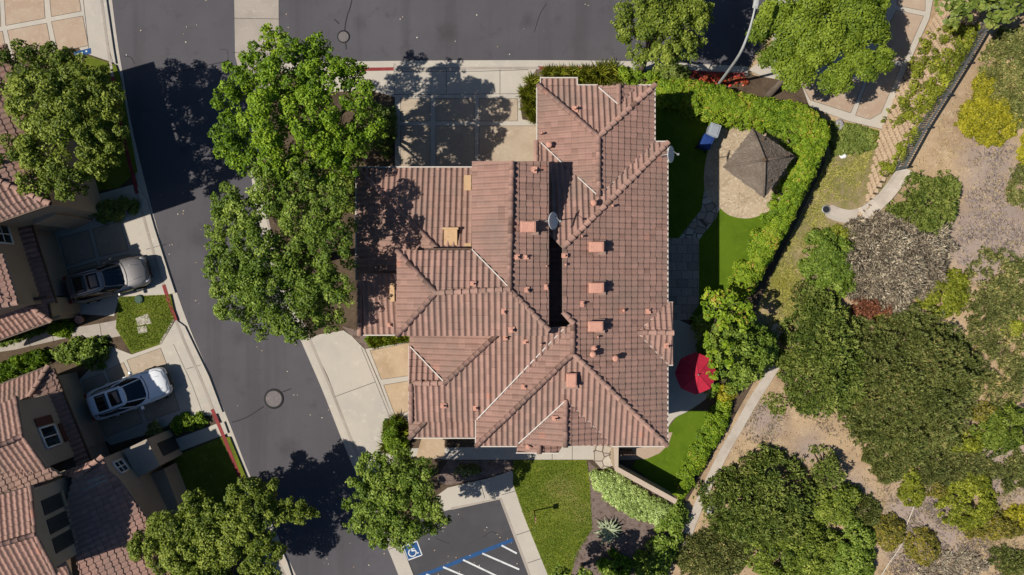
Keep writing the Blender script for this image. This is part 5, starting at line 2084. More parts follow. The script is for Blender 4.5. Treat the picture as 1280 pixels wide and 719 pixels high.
# stones and twigs scattered over the dry slope
pp = []
for _ in range(2600):
    x, y = g.uniform(880, 1290), g.uniform(150, 730)
    p = XY(x, y)
    pp.append((*p, hill(*p) + .03))
pp = np.array(pp)
east = in_poly(pp[:, :2], [XY(*p) for p in ((1120, 215), (1235, 20), (1400, -60), (1400, 800), (850, 800), (855, 690), (950, 500), (990, 440), (1010, 380), (950, 370), (1010, 260), (1040, 290), (1080, 280))])
pp = pp[east]
M['scree'] = leaf_mat('scree', (0.038, 0.027, 0.028), (0.120, 0.086, 0.075), (0.203, 0.165, 0.155), .0, .95)
tag(obj('litter', leaves_mesh('scree', pp, np.tile([0, 0, 1.], (len(pp), 1)) + g.normal(0, .5, (len(pp), 3)), .075, .7, g.random(len(pp)), .3), M['scree']), kind='stuff')
# ------------------------------------------------------------------ vegetation
M['bark'] = surf('bark', (.11, .085, .065), [(4, (.16, .13, .1), .45, .7)], (25, .3), .95, .1, (30, .7, .02))
L = {}
L['bright'] = leaf_mat('leaf_bright', (0.030, 0.061, 0.004), (0.087, 0.147, 0.008), (0.179, 0.241, 0.022))
L['deep'] = leaf_mat('leaf_deep', (0.036, 0.063, 0.008), (0.080, 0.121, 0.015), (0.182, 0.224, 0.048))
L['olive'] = leaf_mat('leaf_olive', (0.036, 0.057, 0.008), (0.088, 0.117, 0.014), (0.192, 0.217, 0.045))
L['round'] = leaf_mat('leaf_round', (0.044, 0.070, 0.008), (0.095, 0.132, 0.012), (0.159, 0.196, 0.026))
L['hedge'] = leaf_mat('leaf_hedge', (0.049, 0.089, 0.006), (0.112, 0.168, 0.011), (0.195, 0.236, 0.021), extra=(0.293, 0.179, 0.053))
L['sage'] = leaf_mat('leaf_sage', (0.094, 0.131, 0.033), (0.221, 0.279, 0.098), (0.378, 0.437, 0.240))
L['conifer'] = leaf_mat('leaf_conifer', (0.042, 0.065, 0.015), (0.092, 0.122, 0.025), (0.176, 0.188, 0.056))
L['scrub'] = leaf_mat('leaf_scrub', (0.044, 0.056, 0.016), (0.093, 0.107, 0.030), (0.169, 0.177, 0.067), extra=(0.197, 0.147, 0.067))
L['moss'] = leaf_mat('leaf_moss', (0.056, 0.067, 0.022), (0.118, 0.127, 0.043), (0.205, 0.205, 0.085), extra=(0.347, 0.266, 0.145))
L['grey'] = leaf_mat('leaf_grey', (0.156, 0.126, 0.114), (0.312, 0.258, 0.234), (0.480, 0.408, 0.372), .05)
L['rust'] = leaf_mat('leaf_rust', (0.082, 0.030, 0.022), (0.181, 0.069, 0.048), (0.272, 0.147, 0.086))
L['gold'] = leaf_mat('leaf_gold', (0.059, 0.060, 0.006), (0.176, 0.162, 0.010), (0.270, 0.235, 0.023))
L['mixed'] = leaf_mat('leaf_mixed', (.05, .045, .012), (.105, .10, .02), (.23, .18, .02), extra=(.16, .12, .10))
L['lime'] = leaf_mat('leaf_lime', (0.055, 0.066, 0.006), (0.125, 0.140, 0.014), (0.218, 0.218, 0.031))
L['flower_red'] = leaf_mat('leaf_flower', (.04, .06, .015), (.30, .02, .015), (.55, .12, .10))
L['straw'] = leaf_mat('leaf_straw', (0.120, 0.090, 0.056), (0.225, 0.176, 0.112), (0.330, 0.277, 0.206), .1)
L['drygrass'] = leaf_mat('leaf_drygrass', (.10, .11, .02), (.21, .20, .05), (.36, .31, .12), .15)

L['bladegrass'] = leaf_mat('leaf_bladegrass', (.042, .070, .006), (.078, .112, .010), (.15, .15, .03), .1)

# ---- street and garden trees
tree('street_tree', 'broad olive-green tree in the north-west corner above the beige house', 'tree',
     [(30, 82, 30), (75, 80, 28), (108, 98, 30), (135, 130, 26), (140, 172, 22), (122, 203, 26), (88, 224, 27), (45, 224, 25), (12, 190, 30), (-12, 120, 35), (50, 130, 38), (92, 150, 38),
      (60, 185, 34), (20, 232, 16), (-22, 180, 30), (112, 168, 26), (70, 108, 26)], (148, 166), L['olive'], M['bark'], 101, zc=4.9, dome=2.0, leaf=.15, cover=.85, sub=26, size=.32, spread=.8, up=.45)
tree('street_tree', 'bright green many-lobed tree over the street corner, nearest the north drive', 'tree',
     [(343, 50, 20), (325, 78, 26), (385, 60, 19), (404, 56, 15), (436, 86, 22), (300, 100, 26), (286, 128, 20), (355, 100, 33), (400, 102, 28), (450, 122, 26), (462, 160, 25), (290, 168, 26),
      (338, 150, 38), (390, 150, 38), (430, 172, 33), (310, 200, 24), (352, 200, 34), (400, 208, 28), (440, 200, 22), (282, 192, 14), (420, 82, 18), (385, 80, 22), (365, 65, 18)], (432, 168), L['bright'], M['bark'], 102, zc=6.6, dome=2.4, leaf=.15,
     cover=.85, sub=30, size=.30, limbs=12, trunk_r=.24, spread=.82, up=.45)
tree('street_tree', 'large fine-leaved dark green tree shading the north-west tile roof', 'tree',
     [(290, 255, 26), (330, 238, 30), (375, 226, 30), (412, 252, 27, 1.2), (276, 282, 19), (284, 330, 27), (322, 302, 30), (385, 275, 34), (412, 300, 28, 1.3), (295, 372, 30), (340, 355, 40), (385, 345, 38),
      (418, 355, 24, .8), (328, 402, 25), (370, 395, 32), (408, 395, 24), (425, 240, 16), (268, 345, 12), (362, 312, 26), (305, 275, 26), (272, 305, 18), (350, 262, 26), (305, 345, 28), (440, 285, 12), (438, 330, 12), (432, 372, 14)], (408, 322), L['deep'], M['bark'], 103, zc=7.2, dome=3.4, leaf=.14, cover=.85, sub=30,
     limbs=12, trunk_r=.26, size=.30, spread=.84, up=.45)
tree('street_tree', 'dense rounded tree between the west street and the marked parking bay', 'tree',
     [(468, 585, 22), (500, 580, 22), (485, 610, 30), (525, 600, 27), (540, 630, 22), (510, 640, 34), (470, 645, 28), (438, 630, 12), (441, 657, 13), (475, 670, 17), (508, 668, 20), (545, 655, 16), (560, 651, 8),
      (455, 605, 20), (452, 635, 14)], (514, 604), L['deep'], M['bark'], 104, zc=4.6, dome=2.2, leaf=.14, cover=.9, sub=28, size=.33, spread=.8, up=.45)
tree('street_tree', 'spreading tree at the bottom left reaching a long limb over the street', 'tree',
     [(190, 682, 27), (170, 710, 20), (215, 655, 24), (246, 634, 21), (235, 690, 30), (275, 682, 32), (270, 645, 18), (308, 618, 24), (332, 612, 18), (305, 655, 24), (315, 700, 20), (345, 642, 17), (360, 641, 14), (376, 640, 16),
      (350, 688, 14), (391, 641, 10), (330, 640, 18), (210, 728, 30), (260, 732, 34), (360, 628, 10), (225, 668, 24), (290, 640, 22), (255, 660, 26), (328, 675, 20), (335, 705, 16), (200, 660, 18), (340, 725, 16)], (318, 632), L['olive'], M['bark'], 105, zc=3.9, dome=1.9, leaf=.14, cover=1.05, sub=30, size=.36, limbs=12, spread=.78, up=.5)
tree('street_tree', 'fine-leaved tree over the cross street at the top, left of the street lamp', 'tree',
     [(800, 2, 33), (845, -10, 35), (785, 36, 20), (820, 35, 32), (858, 25, 28), (800, 66, 18), (828, 72, 22), (852, 64, 20), (880, 18, 15), (772, 30, 10), (870, 50, 12), (820, -25, 35)], (800, 90), L['olive'], M['bark'], 106,
     zc=4.9, dome=2.2, leaf=.14, cover=.9, sub=28, size=.33, spread=.8, up=.45)
tree('street_tree', 'yellowish tree with cushion-like round clumps shading the patterned top walk', 'tree',
     [(953, 42, 21), (975, 20, 30), (1015, 0, 33), (1060, -8, 38), (962, 72, 21), (992, 85, 28), (1000, 50, 33), (1032, 50, 31), (1075, 30, 31), (1098, 12, 19), (1100, 74, 20), (1075, 72, 21), (1050, 98, 22),
      (1084, 92, 17), (1032, 100, 17), (988, 104, 14), (1058, 52, 21), (1098, 40, 17), (1018, 72, 24), (985, 55, 22)], (960, 119), L['round'], M['bark'], 107, zc=3.9, dome=1.7, leaf=.14, cover=1.0, sub=12, size=.6, spread=.5, jit=.45)
tree('street_tree', 'dark broad-leaved tree cut by the top edge at the upper end of the fence', 'tree',
     [(1182, 5, 20), (1215, 2, 24), (1250, 8, 24), (1278, 0, 24), (1200, 18, 16), (1238, 26, 11), (1188, 28, 10), (1230, -30, 40)], (1235, -12), L['conifer'], M['bark'], 108, zc=4.4, dome=1.4, leaf=.3, cover=.8, sub=9, aspect=.8)
tree('garden_tree', 'small light green tree beside the red umbrella at the foot of the big hedge', 'tree',
     [(888, 368, 10), (903, 378, 16), (922, 386, 15), (939, 394, 9), (886, 388, 12), (906, 398, 15), (930, 402, 12), (880, 375, 7), (887, 430, 8, .2), (889, 443, 8, .3), (890, 457, 8, .3), (891, 470, 8, .2), (894, 482, 7, .1), (884, 420, 7), (908, 432, 10), (912, 455, 10)], (895, 400), L['hedge'], M['bark'], 109, zc=3.4, dome=.9, leaf=.22, cover=.8, sub=9, limbs=6,
     trunk_r=.1)
tree('garden_tree', 'leafy tree cut by the bottom edge beside the mulch bed and agave', 'tree',
     [(700, 716, 16), (722, 735, 26), (760, 728, 20), (745, 748, 28), (690, 745, 26), (782, 742, 20)], (727, 705), L['deep'], M['bark'], 110, zc=3.4, dome=1.2, leaf=.2, cover=.8, sub=10, limbs=6, trunk_r=.12)

# ---- hedges and shrubs in the gardens
HP = [(825, 98), (870, 98), (905, 107), (940, 118), (985, 124), (1015, 132), (1036, 152), (1040, 168), (1032, 190), (1022, 215), (1002, 255), (982, 295), (960, 335), (946, 362), (932, 372), (921, 362),
      (925, 345), (940, 320), (954, 290), (974, 255), (988, 225), (998, 198), (992, 178), (976, 162), (950, 153), (925, 150), (895, 147), (870, 142), (852, 130), (825, 122)]
bush('hedge', 'long bright green clipped hedge curving round the gravel bed and turf', 'hedge', HP, 1.9, L['hedge'], 201, r0=.27, leaf=.13, cover=.8, zpx=1.7, dens=3.4, edge=.4, tint=.45, tv=.13, lump=.1, tvar=.24)
bush('hedge', 'low green hedge edging the lower turf beside the concrete drain', 'hedge', [(896, 500), (912, 500), (908, 530), (884, 572), (866, 606), (852, 622), (846, 605), (862, 572), (880, 535)], .8, L['hedge'], 202, r0=.28,
     leaf=.13, cover=.8, dens=2.2, edge=.35, tint=.4)
bush('ground_cover', 'pale sage-green planting mat below the slanting garden wall', 'plant', [(738, 592), (750, 585), (768, 590), (800, 611), (838, 632), (839, 648), (824, 657), (790, 645), (765, 630), (745, 612)], .5, L['sage'], 203,
     r0=.22, leaf=.12, cover=.75, dens=2.6, edge=.3, lump=.1, tint=.45)
bush('shrub', 'glossy green shrub between the sage mat and the lower concrete drain', 'shrub', [(838, 634), (854, 630), (860, 648), (848, 686), (832, 722), (800, 740), (798, 700), (822, 668)], 1.1, L['deep'], 204, r0=.35, leaf=.2, aspect=.6)
bush('shrub', 'low green shrub at the bottom edge left of the glossy green one', 'shrub', wobble(770, 708, 22, 14, 5), .8, L['bright'], 205, r0=.3, leaf=.18)
bush('shrub', 'leafy green shrub at the shaded corner above the top drive bed', 'shrub', wobble(838, 92, 22, 10, 6), .9, L['conifer'], 206, r0=.3, leaf=.17)
bush('rose_bed', 'row of red flowering roses along the kerb under the street lamp', 'flowers', [(852, 90), (880, 92), (930, 98), (938, 106), (900, 106), (862, 98)], .5, L['flower_red'], 207, r0=.2, leaf=.13, cover=.6, dens=1.5, aspect=.8, tvar=.35)
bush('ivy_patch', 'patch of dark green ivy between the tiled walk and the white stone', 'plant', [(1036, 152), (1062, 155), (1099, 166), (1096, 183), (1072, 190), (1042, 192), (1034, 172)], .3, L['conifer'], 208, r0=.22, leaf=.13, dens=2.2, edge=.3, tint=.6)
bush('shrub', 'olive shrub with yellow tips hanging over the right side of the red umbrella', 'shrub', [(878, 402), (905, 396), (945, 400), (972, 425), (972, 448), (950, 470), (930, 488), (903, 500), (889, 492), (894, 470), (886, 450), (876, 432), (874, 415)], 3.1, L['deep'], 209,
     r0=.45, leaf=.19, dens=1.6, twig=M['bark'], tint=.5)
bush('shrub', 'small golden shrub below the red umbrella at the edge of the turf', 'shrub', wobble(908, 492, 10, 8, 9), 1.2, L['gold'], 210, r0=.25, leaf=.16)
bush('shrub', 'dark green shrubs at the west drive corner beside the southern skirt roof', 'shrub', [(482, 530), (495, 521), (508, 535), (510, 552), (500, 572), (482, 565), (478, 548)], 1.0, L['hedge'], 211, r0=.25, leaf=.22, aspect=.25, tint=.3)
bush('shrub', 'low green ground planting at the north edge of the western drive', 'shrub', [(455, 421), (480, 419), (511, 418), (511, 425), (485, 431), (462, 433)], .3, L['bright'], 212, r0=.16, leaf=.2, aspect=.2, dens=2.0, tint=.6)
bush('shrub', 'leafy hedge of shrubs left of the white car beside the path', 'shrub', [(60, 436), (95, 425), (128, 423), (136, 440), (128, 458), (108, 464), (98, 452), (70, 452)], .9, L['deep'], 213, r0=.3, leaf=.2)
bush('shrub', 'feathery green planting along the path above the lower west house', 'shrub', [(-10, 462), (20, 446), (56, 437), (62, 450), (40, 462), (10, 474), (-10, 480)], .8, L['bright'], 214, r0=.25, leaf=.26, aspect=.2)
bush('shrub', 'spiky bright green clump at the entry corner left of the plant pot', 'shrub', wobble(75, 410, 16, 9, 15), .6, L['bright'], 215, r0=.2, leaf=.28, aspect=.15, tint=.65)
bush('shrub', 'low white-flowered planting along the entry eave of the upper west house', 'shrub', [(0, 425), (30, 414), (55, 408), (56, 414), (30, 424), (2, 434)], .4, L['deep'], 216, r0=.16, leaf=.14)
bush('shrub', 'dark shaded shrub between the drive of the grey car and the walk above it', 'shrub', [(112, 262), (128, 252), (160, 247), (168, 256), (160, 268), (130, 276), (114, 276)], .9, L['conifer'], 217, r0=.3, leaf=.18)
bush('shrub', 'small green shrub at the street end of the walk below the white car', 'shrub', [(212, 528), (232, 518), (258, 518), (264, 526), (240, 536), (216, 541)], .6, L['hedge'], 218, r0=.25, leaf=.16, tint=.3)
bush('shrub', 'dry brownish shrub beside the porch of the lower west house', 'shrub', wobble(194, 538, 10, 10, 19), .8, L['moss'], 219, r0=.22, leaf=.16)
bush('shrub', 'dark shrub under the right side of the bright corner tree', 'shrub', wobble(478, 160, 14, 34, 20), 1.2, L['conifer'], 220, r0=.35, leaf=.17, tint=.3)
bush('shrub', 'yellowish shrub on the bare soil at the north-west roof corner', 'shrub', wobble(432, 238, 20, 22, 21), 1.4, L['olive'], 221, r0=.3, leaf=.15, tint=.5)
bush('shrub', 'shaded flowering shrub on the bare bed below the south walk', 'shrub', wobble(585, 588, 16, 7, 22), .35, L['moss'], 222, r0=.2, leaf=.14)
bush('shrub', 'clipped green shrub row between the north gable and the kerb', 'shrub', [(775, 86), (812, 90), (834, 98), (830, 106), (800, 104), (778, 100)], 1.0, L['hedge'], 223, r0=.3, leaf=.15, tint=.35)


# ---- tufts of ornamental grass
def tuft_mesh(r, h, seed, n=150):
    g = np.random.default_rng(seed)
    a = g.uniform(0, 6.283, n)
    k = g.uniform(.1, 1, n) ** .6
    d = np.stack([np.cos(a) * k, np.sin(a) * k, 1.05 - k * .75], 1)
    d = norm(d)
    l = (r * 1.05 + h * .3) * g.uniform(.7, 1.1, n)
    pos = d * l[:, None] * .5 + np.stack([g.normal(0, r * .12, n), g.normal(0, r * .12, n), np.zeros(n)], 1)
    nr = np.stack([-d[:, 0] * d[:, 2], -d[:, 1] * d[:, 2], 1 - d[:, 2] ** 2 + .05], 1)
    return leaves_mesh('blades', pos, nr, l, .075, g.normal(.5, .25, n), .12, d)


TM = [tuft_mesh(.42, .6, s) for s in (1, 2, 3)]
for m_ in TM:
    m_.materials.append(L['lime'])


def tufts(spots, label, group, sc=1.0, z=.11):
    for i, (x, y, s) in enumerate(spots):
        o = bpy.data.objects.new('grass_clump', TM[i % 3])
        C.objects.link(o)
        o.location = (*XY(x, y), z)
        o.rotation_euler = (0, 0, i * 1.7)
        o.scale = (s * sc,) * 3
        tag(o, label, 'grass clump', group)


tufts([(662, 138, 1.2), (657, 120, 1.1), (666, 106, 1.2), (670, 148, 1.0), (668, 126, 1.2), (664, 114, 1.1), (660, 130, 1.0)], 'yellow-green grass clump in the bed between the north drive and the gable',
      'grass clumps beside the north drive')
tufts([(684, 93, 1.0), (700, 93, 1.0), (716, 94, 1.1), (732, 94, 1.2), (748, 93, 1.4), (762, 91, 1.3), (772, 97, 1.0), (740, 99, 1.0), (755, 99, 1.1), (724, 101, 1.0)], 'yellow-green grass clump in the kerbside bed north of the roof',
      'grass clumps along the north kerb')
tufts([(466, 426, .7), (478, 424, .8), (492, 423, .8), (504, 421, .7), (470, 430, .6)], 'short grass clump beside the tan panels of the western drive', 'grass clumps at the western drive', 1.0, .12)
tufts([(496, 528, 1.1), (490, 540, 1.1), (502, 542, 1.2), (486, 556, 1.1), (499, 560, 1.0)], 'grass clump at the street corner of the south-west skirt roof', 'grass clumps at the south-west corner', 1.1)

# ---- agave
ag = thing('agave', 'pale spiky agave rosette in the brown mulch bed', 'agave', (*XY(759, 661), .12))
g = np.random.default_rng(4)
M['agave'] = surf('agave', (.33, .36, .22), [(3, (.2, .25, .13), .45, .7)], (20, .15), .7, .3)
bm = bmesh.new()
for k in range(34):
    a = k * 2.39996
    q = .25 + .75 * (1 - k / 34)
    ln = .95 * (.6 + .4 * q) * g.uniform(.85, 1.1)
    el = math.radians(70 - 62 * q + g.normal(0, 4))
    prev = None
    for i in range(7):
        s = i / 6
        rr = ln * s
        e2 = el - .35 * s * s
        c = Vector((math.cos(a) * rr * math.cos(e2), math.sin(a) * rr * math.cos(e2), .1 + rr * math.sin(e2)))
        wd = .095 * math.sin(math.pi * min(1, s * .8 + .2)) * (1 - s ** 3) + .004
        sd = Vector((-math.sin(a), math.cos(a), 0)) * wd
        row = [bm.verts.new(c - sd + Vector((0, 0, .025))), bm.verts.new(c), bm.verts.new(c + sd + Vector((0, 0, .025)))]
        if prev:
            for j in range(2):
                bm.faces.new((prev[j], prev[j + 1], row[j + 1], row[j])).smooth = True
        prev = row
lf = obj('leaves', bm, M['agave'], ag)
md = lf.modifiers.new('thick', 'SOLIDIFY')
md.thickness = .025
bm = bmesh.new()
add_lathe(bm, [(.16, -.05), (.16, .12), (.08, .2)], (0, 0, 0), 10)
obj('stem', bm, M['bark'], ag)

# ---- hillside scrub: (label, outline, height, palette, settings)
hz = lambda x, y: hill(x, y)
HB = [
    ('dense dark green scrub oak on the left of the big olive thicket', wobble(1034, 446, 54, 72, 31, .1), 2.3, 'conifer', dict(r0=.36, leaf=.24, aspect=.32, dens=1.7, tv=.15, cover=.62, lump=.35)),
    ('huge dark olive thicket in the middle of the eastern slope', wobble(1138, 480, 84, 90, 32, .09), 2.6, 'scrub', dict(r0=.36, leaf=.17, aspect=.34, dens=1.9, tv=.09, tint=.45, cover=.66, lump=.32)),
    ('leafless grey twiggy bush below the end of the concrete drain', wobble(1120, 324, 64, 56, 33, .12), 2.0, 'grey', dict(r0=.62, leaf=.34, aspect=.05, dens=1.9, cover=.5, tv=.10, lump=.5)),
    ('rust-red dry bush at the foot of the grey twiggy bush', wobble(1093, 384, 22, 15, 34), 1.0, 'rust', dict(r0=.3, leaf=.18, aspect=.3)),
    ('orange-tipped dry tuft between the rust-red bush and the olive thicket', wobble(1104, 393, 14, 9, 68), .7, 'gold', dict(r0=.22, leaf=.15, aspect=.35, cover=.6, tint=.25, tv=.2)),
    ('small golden bush among the moss-green cover at the right edge', wobble(1268, 412, 12, 11, 69, .2), .7, 'lime', dict(r0=.22, leaf=.15, tint=.6)),
    ('ochre dry bush at the lower end of the moss-green cover', wobble(1230, 516, 14, 10, 70, .2), .7, 'mixed', dict(r0=.22, leaf=.15, tint=.6)),
    ('yellow-orange bush cut by the right edge near the bottom', wobble(1272, 648, 12, 16, 71, .2), .7, 'gold', dict(r0=.22, leaf=.15, tint=.5, cover=.6)),
    ('rusty low bush between the narrow brown bush and the lime bush', wobble(1172, 612, 13, 9, 72, .2), .5, 'mixed', dict(r0=.2, leaf=.14, tint=.45, cover=.6)),
    ('dark green leafy bush right below the lower end of the fence', wobble(1156, 262, 36, 46, 35, .14), 1.7, 'conifer', dict(r0=.32, leaf=.2, aspect=.3, tint=.55, cover=.65)),
    ('mixed green and yellow bush left of the grey twiggy bush', wobble(1042, 332, 30, 46, 36, .14), 1.5, 'deep', dict(r0=.38, leaf=.17, aspect=.45)),
    ('yellow-tipped bush between the concrete drain and the grey twiggy bush', wobble(1066, 298, 30, 16, 37), 1.0, 'lime', dict(r0=.3, leaf=.16, tint=.4)),
    ('pale green juniper mound near the right edge, above the moss-green cover', wobble(1250, 362, 44, 46, 38, .12), 1.2, 'moss', dict(r0=.29, leaf=.21, aspect=.24, tint=.48, tv=.18, cover=.6, dens=1.0)),
    ('moss-green spreading ground cover at the right edge beside the olive thicket', wobble(1247, 458, 42, 58, 39, .12), .8, 'moss', dict(r0=.28, leaf=.2, aspect=.24, tint=.5, tv=.18, dens=.75, cover=.6)),
    ('yellow-green bush wedged between the grey bush and the juniper mound', wobble(1181, 366, 32, 24, 40, .14), 1.2, 'lime', dict(r0=.34, leaf=.17, aspect=.4)),
    ('round-lobed bright yellow mound on the bare slope right of the fence', wobble(1213, 157, 33, 26, 41, .1), .8, 'gold', dict(r0=.3, leaf=.12, dens=2.4, tint=.45)),
    ('large olive ground cover on the slope above the bright yellow mound', wobble(1244, 108, 46, 48, 42, .12), .9, 'moss', dict(r0=.36, leaf=.13, dens=2.2, tint=.55)),
    ('bright yellow strip at the right edge below the olive ground cover', wobble(1272, 182, 15, 30, 43, .1), .6, 'gold', dict(r0=.28, leaf=.12, dens=2.4)),
    ('bright yellow clump near the top right corner', wobble(1272, 52, 20, 28, 44, .12), .8, 'gold', dict(r0=.3, leaf=.13, dens=2.2, tint=.4)),
    ('small yellow lobe between the fence and the olive ground cover', wobble(1205, 118, 13, 16, 45), .6, 'gold', dict(r0=.25, leaf=.12, dens=2.2)),
    ('grey-green tuft of scrub at the right edge beside the violet soil', wobble(1276, 232, 22, 24, 46, .15), .8, 'moss', dict(r0=.3, leaf=.17, aspect=.3, tint=.35)),
    ('dark leafy scrub at the bottom, right of the two grey boulders', wobble(956, 630, 72, 54, 47, .14), 1.8, 'conifer', dict(r0=.34, leaf=.22, aspect=.34, dens=1.6, tint=.42, tv=.16, cover=.6, lump=.35)),
    ('brown-tinged scrub at the bottom edge beside the mulch path', wobble(892, 694, 44, 30, 48, .14), 1.0, 'moss', dict(r0=.38, leaf=.16, aspect=.4, tint=.35)),
    ('lime-green bush mass at the bottom edge below the dark leafy scrub', wobble(996, 694, 56, 40, 49, .12), 1.5, 'olive', dict(r0=.42, leaf=.17, tint=.5, tv=.12)),
    ('broad green bush at the bottom edge left of the round yellow bushes', wobble(1062, 690, 36, 38, 50, .12), 1.3, 'deep', dict(r0=.38, leaf=.17, tint=.55)),
    ('spindly dark shrub standing up from the pale sand', wobble(1036, 590, 17, 26, 51, .2), 1.6, 'conifer', dict(r0=.26, leaf=.15, cover=.5, dens=1.1, tint=.55)),
    ('olive bush in front of the spindly dark shrub', wobble(1046, 630, 30, 24, 52, .14), 1.2, 'olive', dict(r0=.33, leaf=.16, tint=.4)),
    ('dark twiggy shrub touching the left round yellow bush', wobble(1080, 640, 20, 16, 53, .18), .9, 'scrub', dict(r0=.28, leaf=.16, aspect=.25, tint=.25, cover=.55)),
    ('left of two round yellow bushes at the bottom', wobble(1113, 666, 18, 20, 54, .06), .7, 'mixed', dict(r0=.25, leaf=.12, dens=2.3, tint=.55, tv=.16)),
    ('right of two round yellow bushes at the bottom', wobble(1155, 685, 19, 20, 55, .06), .7, 'mixed', dict(r0=.25, leaf=.12, dens=2.0, tint=.5, tv=.18)),
    ('narrow brown and yellow bush at the upper end of the white pipe', wobble(1142, 611, 14, 22, 56, .12), .7, 'lime', dict(r0=.24, leaf=.13, tint=.3, tv=.2, dens=1.3)),
    ('low grey-olive scrub on the sand just under the olive thicket', wobble(1114, 568, 32, 27, 57, .14), .7, 'scrub', dict(r0=.3, leaf=.15, aspect=.35, tint=.55)),
    ('faded grey-green scrub between the thicket and the lime bush', wobble(1198, 588, 46, 24, 58, .14), .8, 'moss', dict(r0=.32, leaf=.16, aspect=.3, tint=.3, tv=.12)),
    ('bright lime-green bush at the lower right', wobble(1214, 628, 33, 32, 59, .14), 1.3, 'lime', dict(r0=.34, leaf=.16, aspect=.45, tint=.42)),
    ('orange-yellow flowering scrub below the bright lime bush', wobble(1246, 660, 28, 18, 60, .2), .7, 'mixed', dict(r0=.26, leaf=.15, aspect=.4, tint=.55, cover=.55)),
    ('yellow-dotted low scrub at the lower right corner of the thicket', wobble(1206, 553, 24, 14, 61, .16), .8, 'lime', dict(r0=.28, leaf=.15, tint=.5)),
    ('dark mixed scrub at the right edge below the moss-green cover', wobble(1256, 536, 30, 26, 62, .16), 1.2, 'olive', dict(r0=.36, leaf=.17, aspect=.4, tint=.35)),
    ('thin grey dead scrub on the stony ground at the bottom right', wobble(1192, 708, 40, 16, 63, .2), .4, 'grey', dict(r0=.25, leaf=.2, aspect=.12, cover=.25, dens=1.2)),
    ('dark green scrub in the bottom right corner', wobble(1264, 704, 22, 16, 64, .2), .7, 'scrub', dict(r0=.28, leaf=.16, aspect=.35)),
    ('small green weed patch on the sand left of the dark scrub oak', wobble(970, 505, 13, 14, 65, .25), .4, 'conifer', dict(r0=.18, leaf=.13, cover=.35, dens=.9, tint=.6)),
    ('dark bush hugging the swale end beside the mixed green bush', wobble(1010, 372, 16, 20, 66, .2), .9, 'scrub', dict(r0=.28, leaf=.16)),
    ('small dry bush on the slope right of the moss-green cover', wobble(1272, 590, 16, 22, 67, .2), .5, 'moss', dict(r0=.25, leaf=.15, tint=.3)),
]
for i, (lab, poly, hh, pal, kw) in enumerate(HB):
    hh = hh * (.62 if pal in ('moss', 'scrub', 'gold', 'lime', 'grey') and hh < 1.9 else .9)
    bush('ground_cover' if 'cover' in lab else ('bush' if 'bush' in lab else 'shrub'), lab, 'bush' if 'bush' in lab else ('plant' if 'cover' in lab else 'shrub'), poly, hh, L[pal], 300 + i, zbase=hz,
         twig=M['bark'] if hh > 1.1 else None, tvar=.26, radial=pal in ('conifer', 'moss', 'grey', 'rust', 'scrub'), rough=.8 if pal in ('moss', 'scrub', 'lime', 'grey', 'rust') else .5, **kw)
# creepers over the block wall
wz = lambda x, y: max(crest_at(y)[1] - max(0, crest_at(y)[0] - x) * 1.2, .1) if y > crest[0].y else .1
bush('creeper', 'green and yellow creeper covering the upper end of the block wall', 'creeper', [(1120, 142), (1134, 112), (1148, 82), (1162, 50), (1178, 30), (1200, 40), (1204, 60), (1188, 90), (1168, 122), (1148, 146), (1132, 158)], .7, L['lime'], 401,
     r0=.3, leaf=.15, zbase=wz, zpx=1.3, tint=.35, tv=.2, dens=1.0, rough=.5, cover=.65)
bush('creeper', 'dark shaded creeper beside the patterned walk at the top of the block wall', 'creeper', [(1150, 108), (1160, 70), (1170, 36), (1182, 34), (1178, 60), (1166, 96), (1152, 124)], .5, L['deep'], 402, r0=.26, leaf=.15, zbase=.1, zpx=.5)
for j, (x, y, lab) in enumerate(((1131, 176, 'small yellow creeper sprig on the middle of the block wall'), (1108, 210, 'small green creeper sprig low on the block wall'), (1120, 192, 'trailing creeper sprig near the lower fence post'))):
    bush('creeper', lab, 'creeper', wobble(x, y, 7, 10, 70 + j, .2), .4, L['lime'], 410 + j, r0=.16, leaf=.14, zbase=wz, zpx=.9, cover=.55)

# ---- thin dry grass on the slope, one mass
g = np.random.default_rng(77)


def scatter(polypx, n, clump=.5):
    poly = [XY(*p) for p in polypx]
    A = np.array(poly)
    p = g.uniform(A.min(0), A.max(0), (n * 3, 2))
    p = p[in_poly(p, poly)]
    f = np.sin(p[:, 0] * 1.9 + np.sin(p[:, 1] * 1.3) * 2) * np.sin(p[:, 1] * 1.7 + 1 + np.sin(p[:, 0] * 2.3)) + g.normal(0, .5, len(p))
    return p[f > -clump][:n]


def grass_mass(name, polys, mat, ln, h0=.03, asp=.12):
    p = np.concatenate([scatter(q, n, c) for q, n, c in polys])
    z = np.array([hill(x, y) for x, y in p]) + h0
    n = len(p)
    a = g.uniform(0, 6.28, n)
    d = np.stack([np.cos(a), np.sin(a), g.uniform(.05, .8, n)], 1)
    nr = np.stack([-d[:, 0] * d[:, 2], -d[:, 1] * d[:, 2], np.ones(n)], 1)
    tag(obj(name, leaves_mesh(name, np.column_stack([p, z]), nr, ln, asp, g.normal(.5, .25, n), .15, norm(d)), mat), kind='stuff')


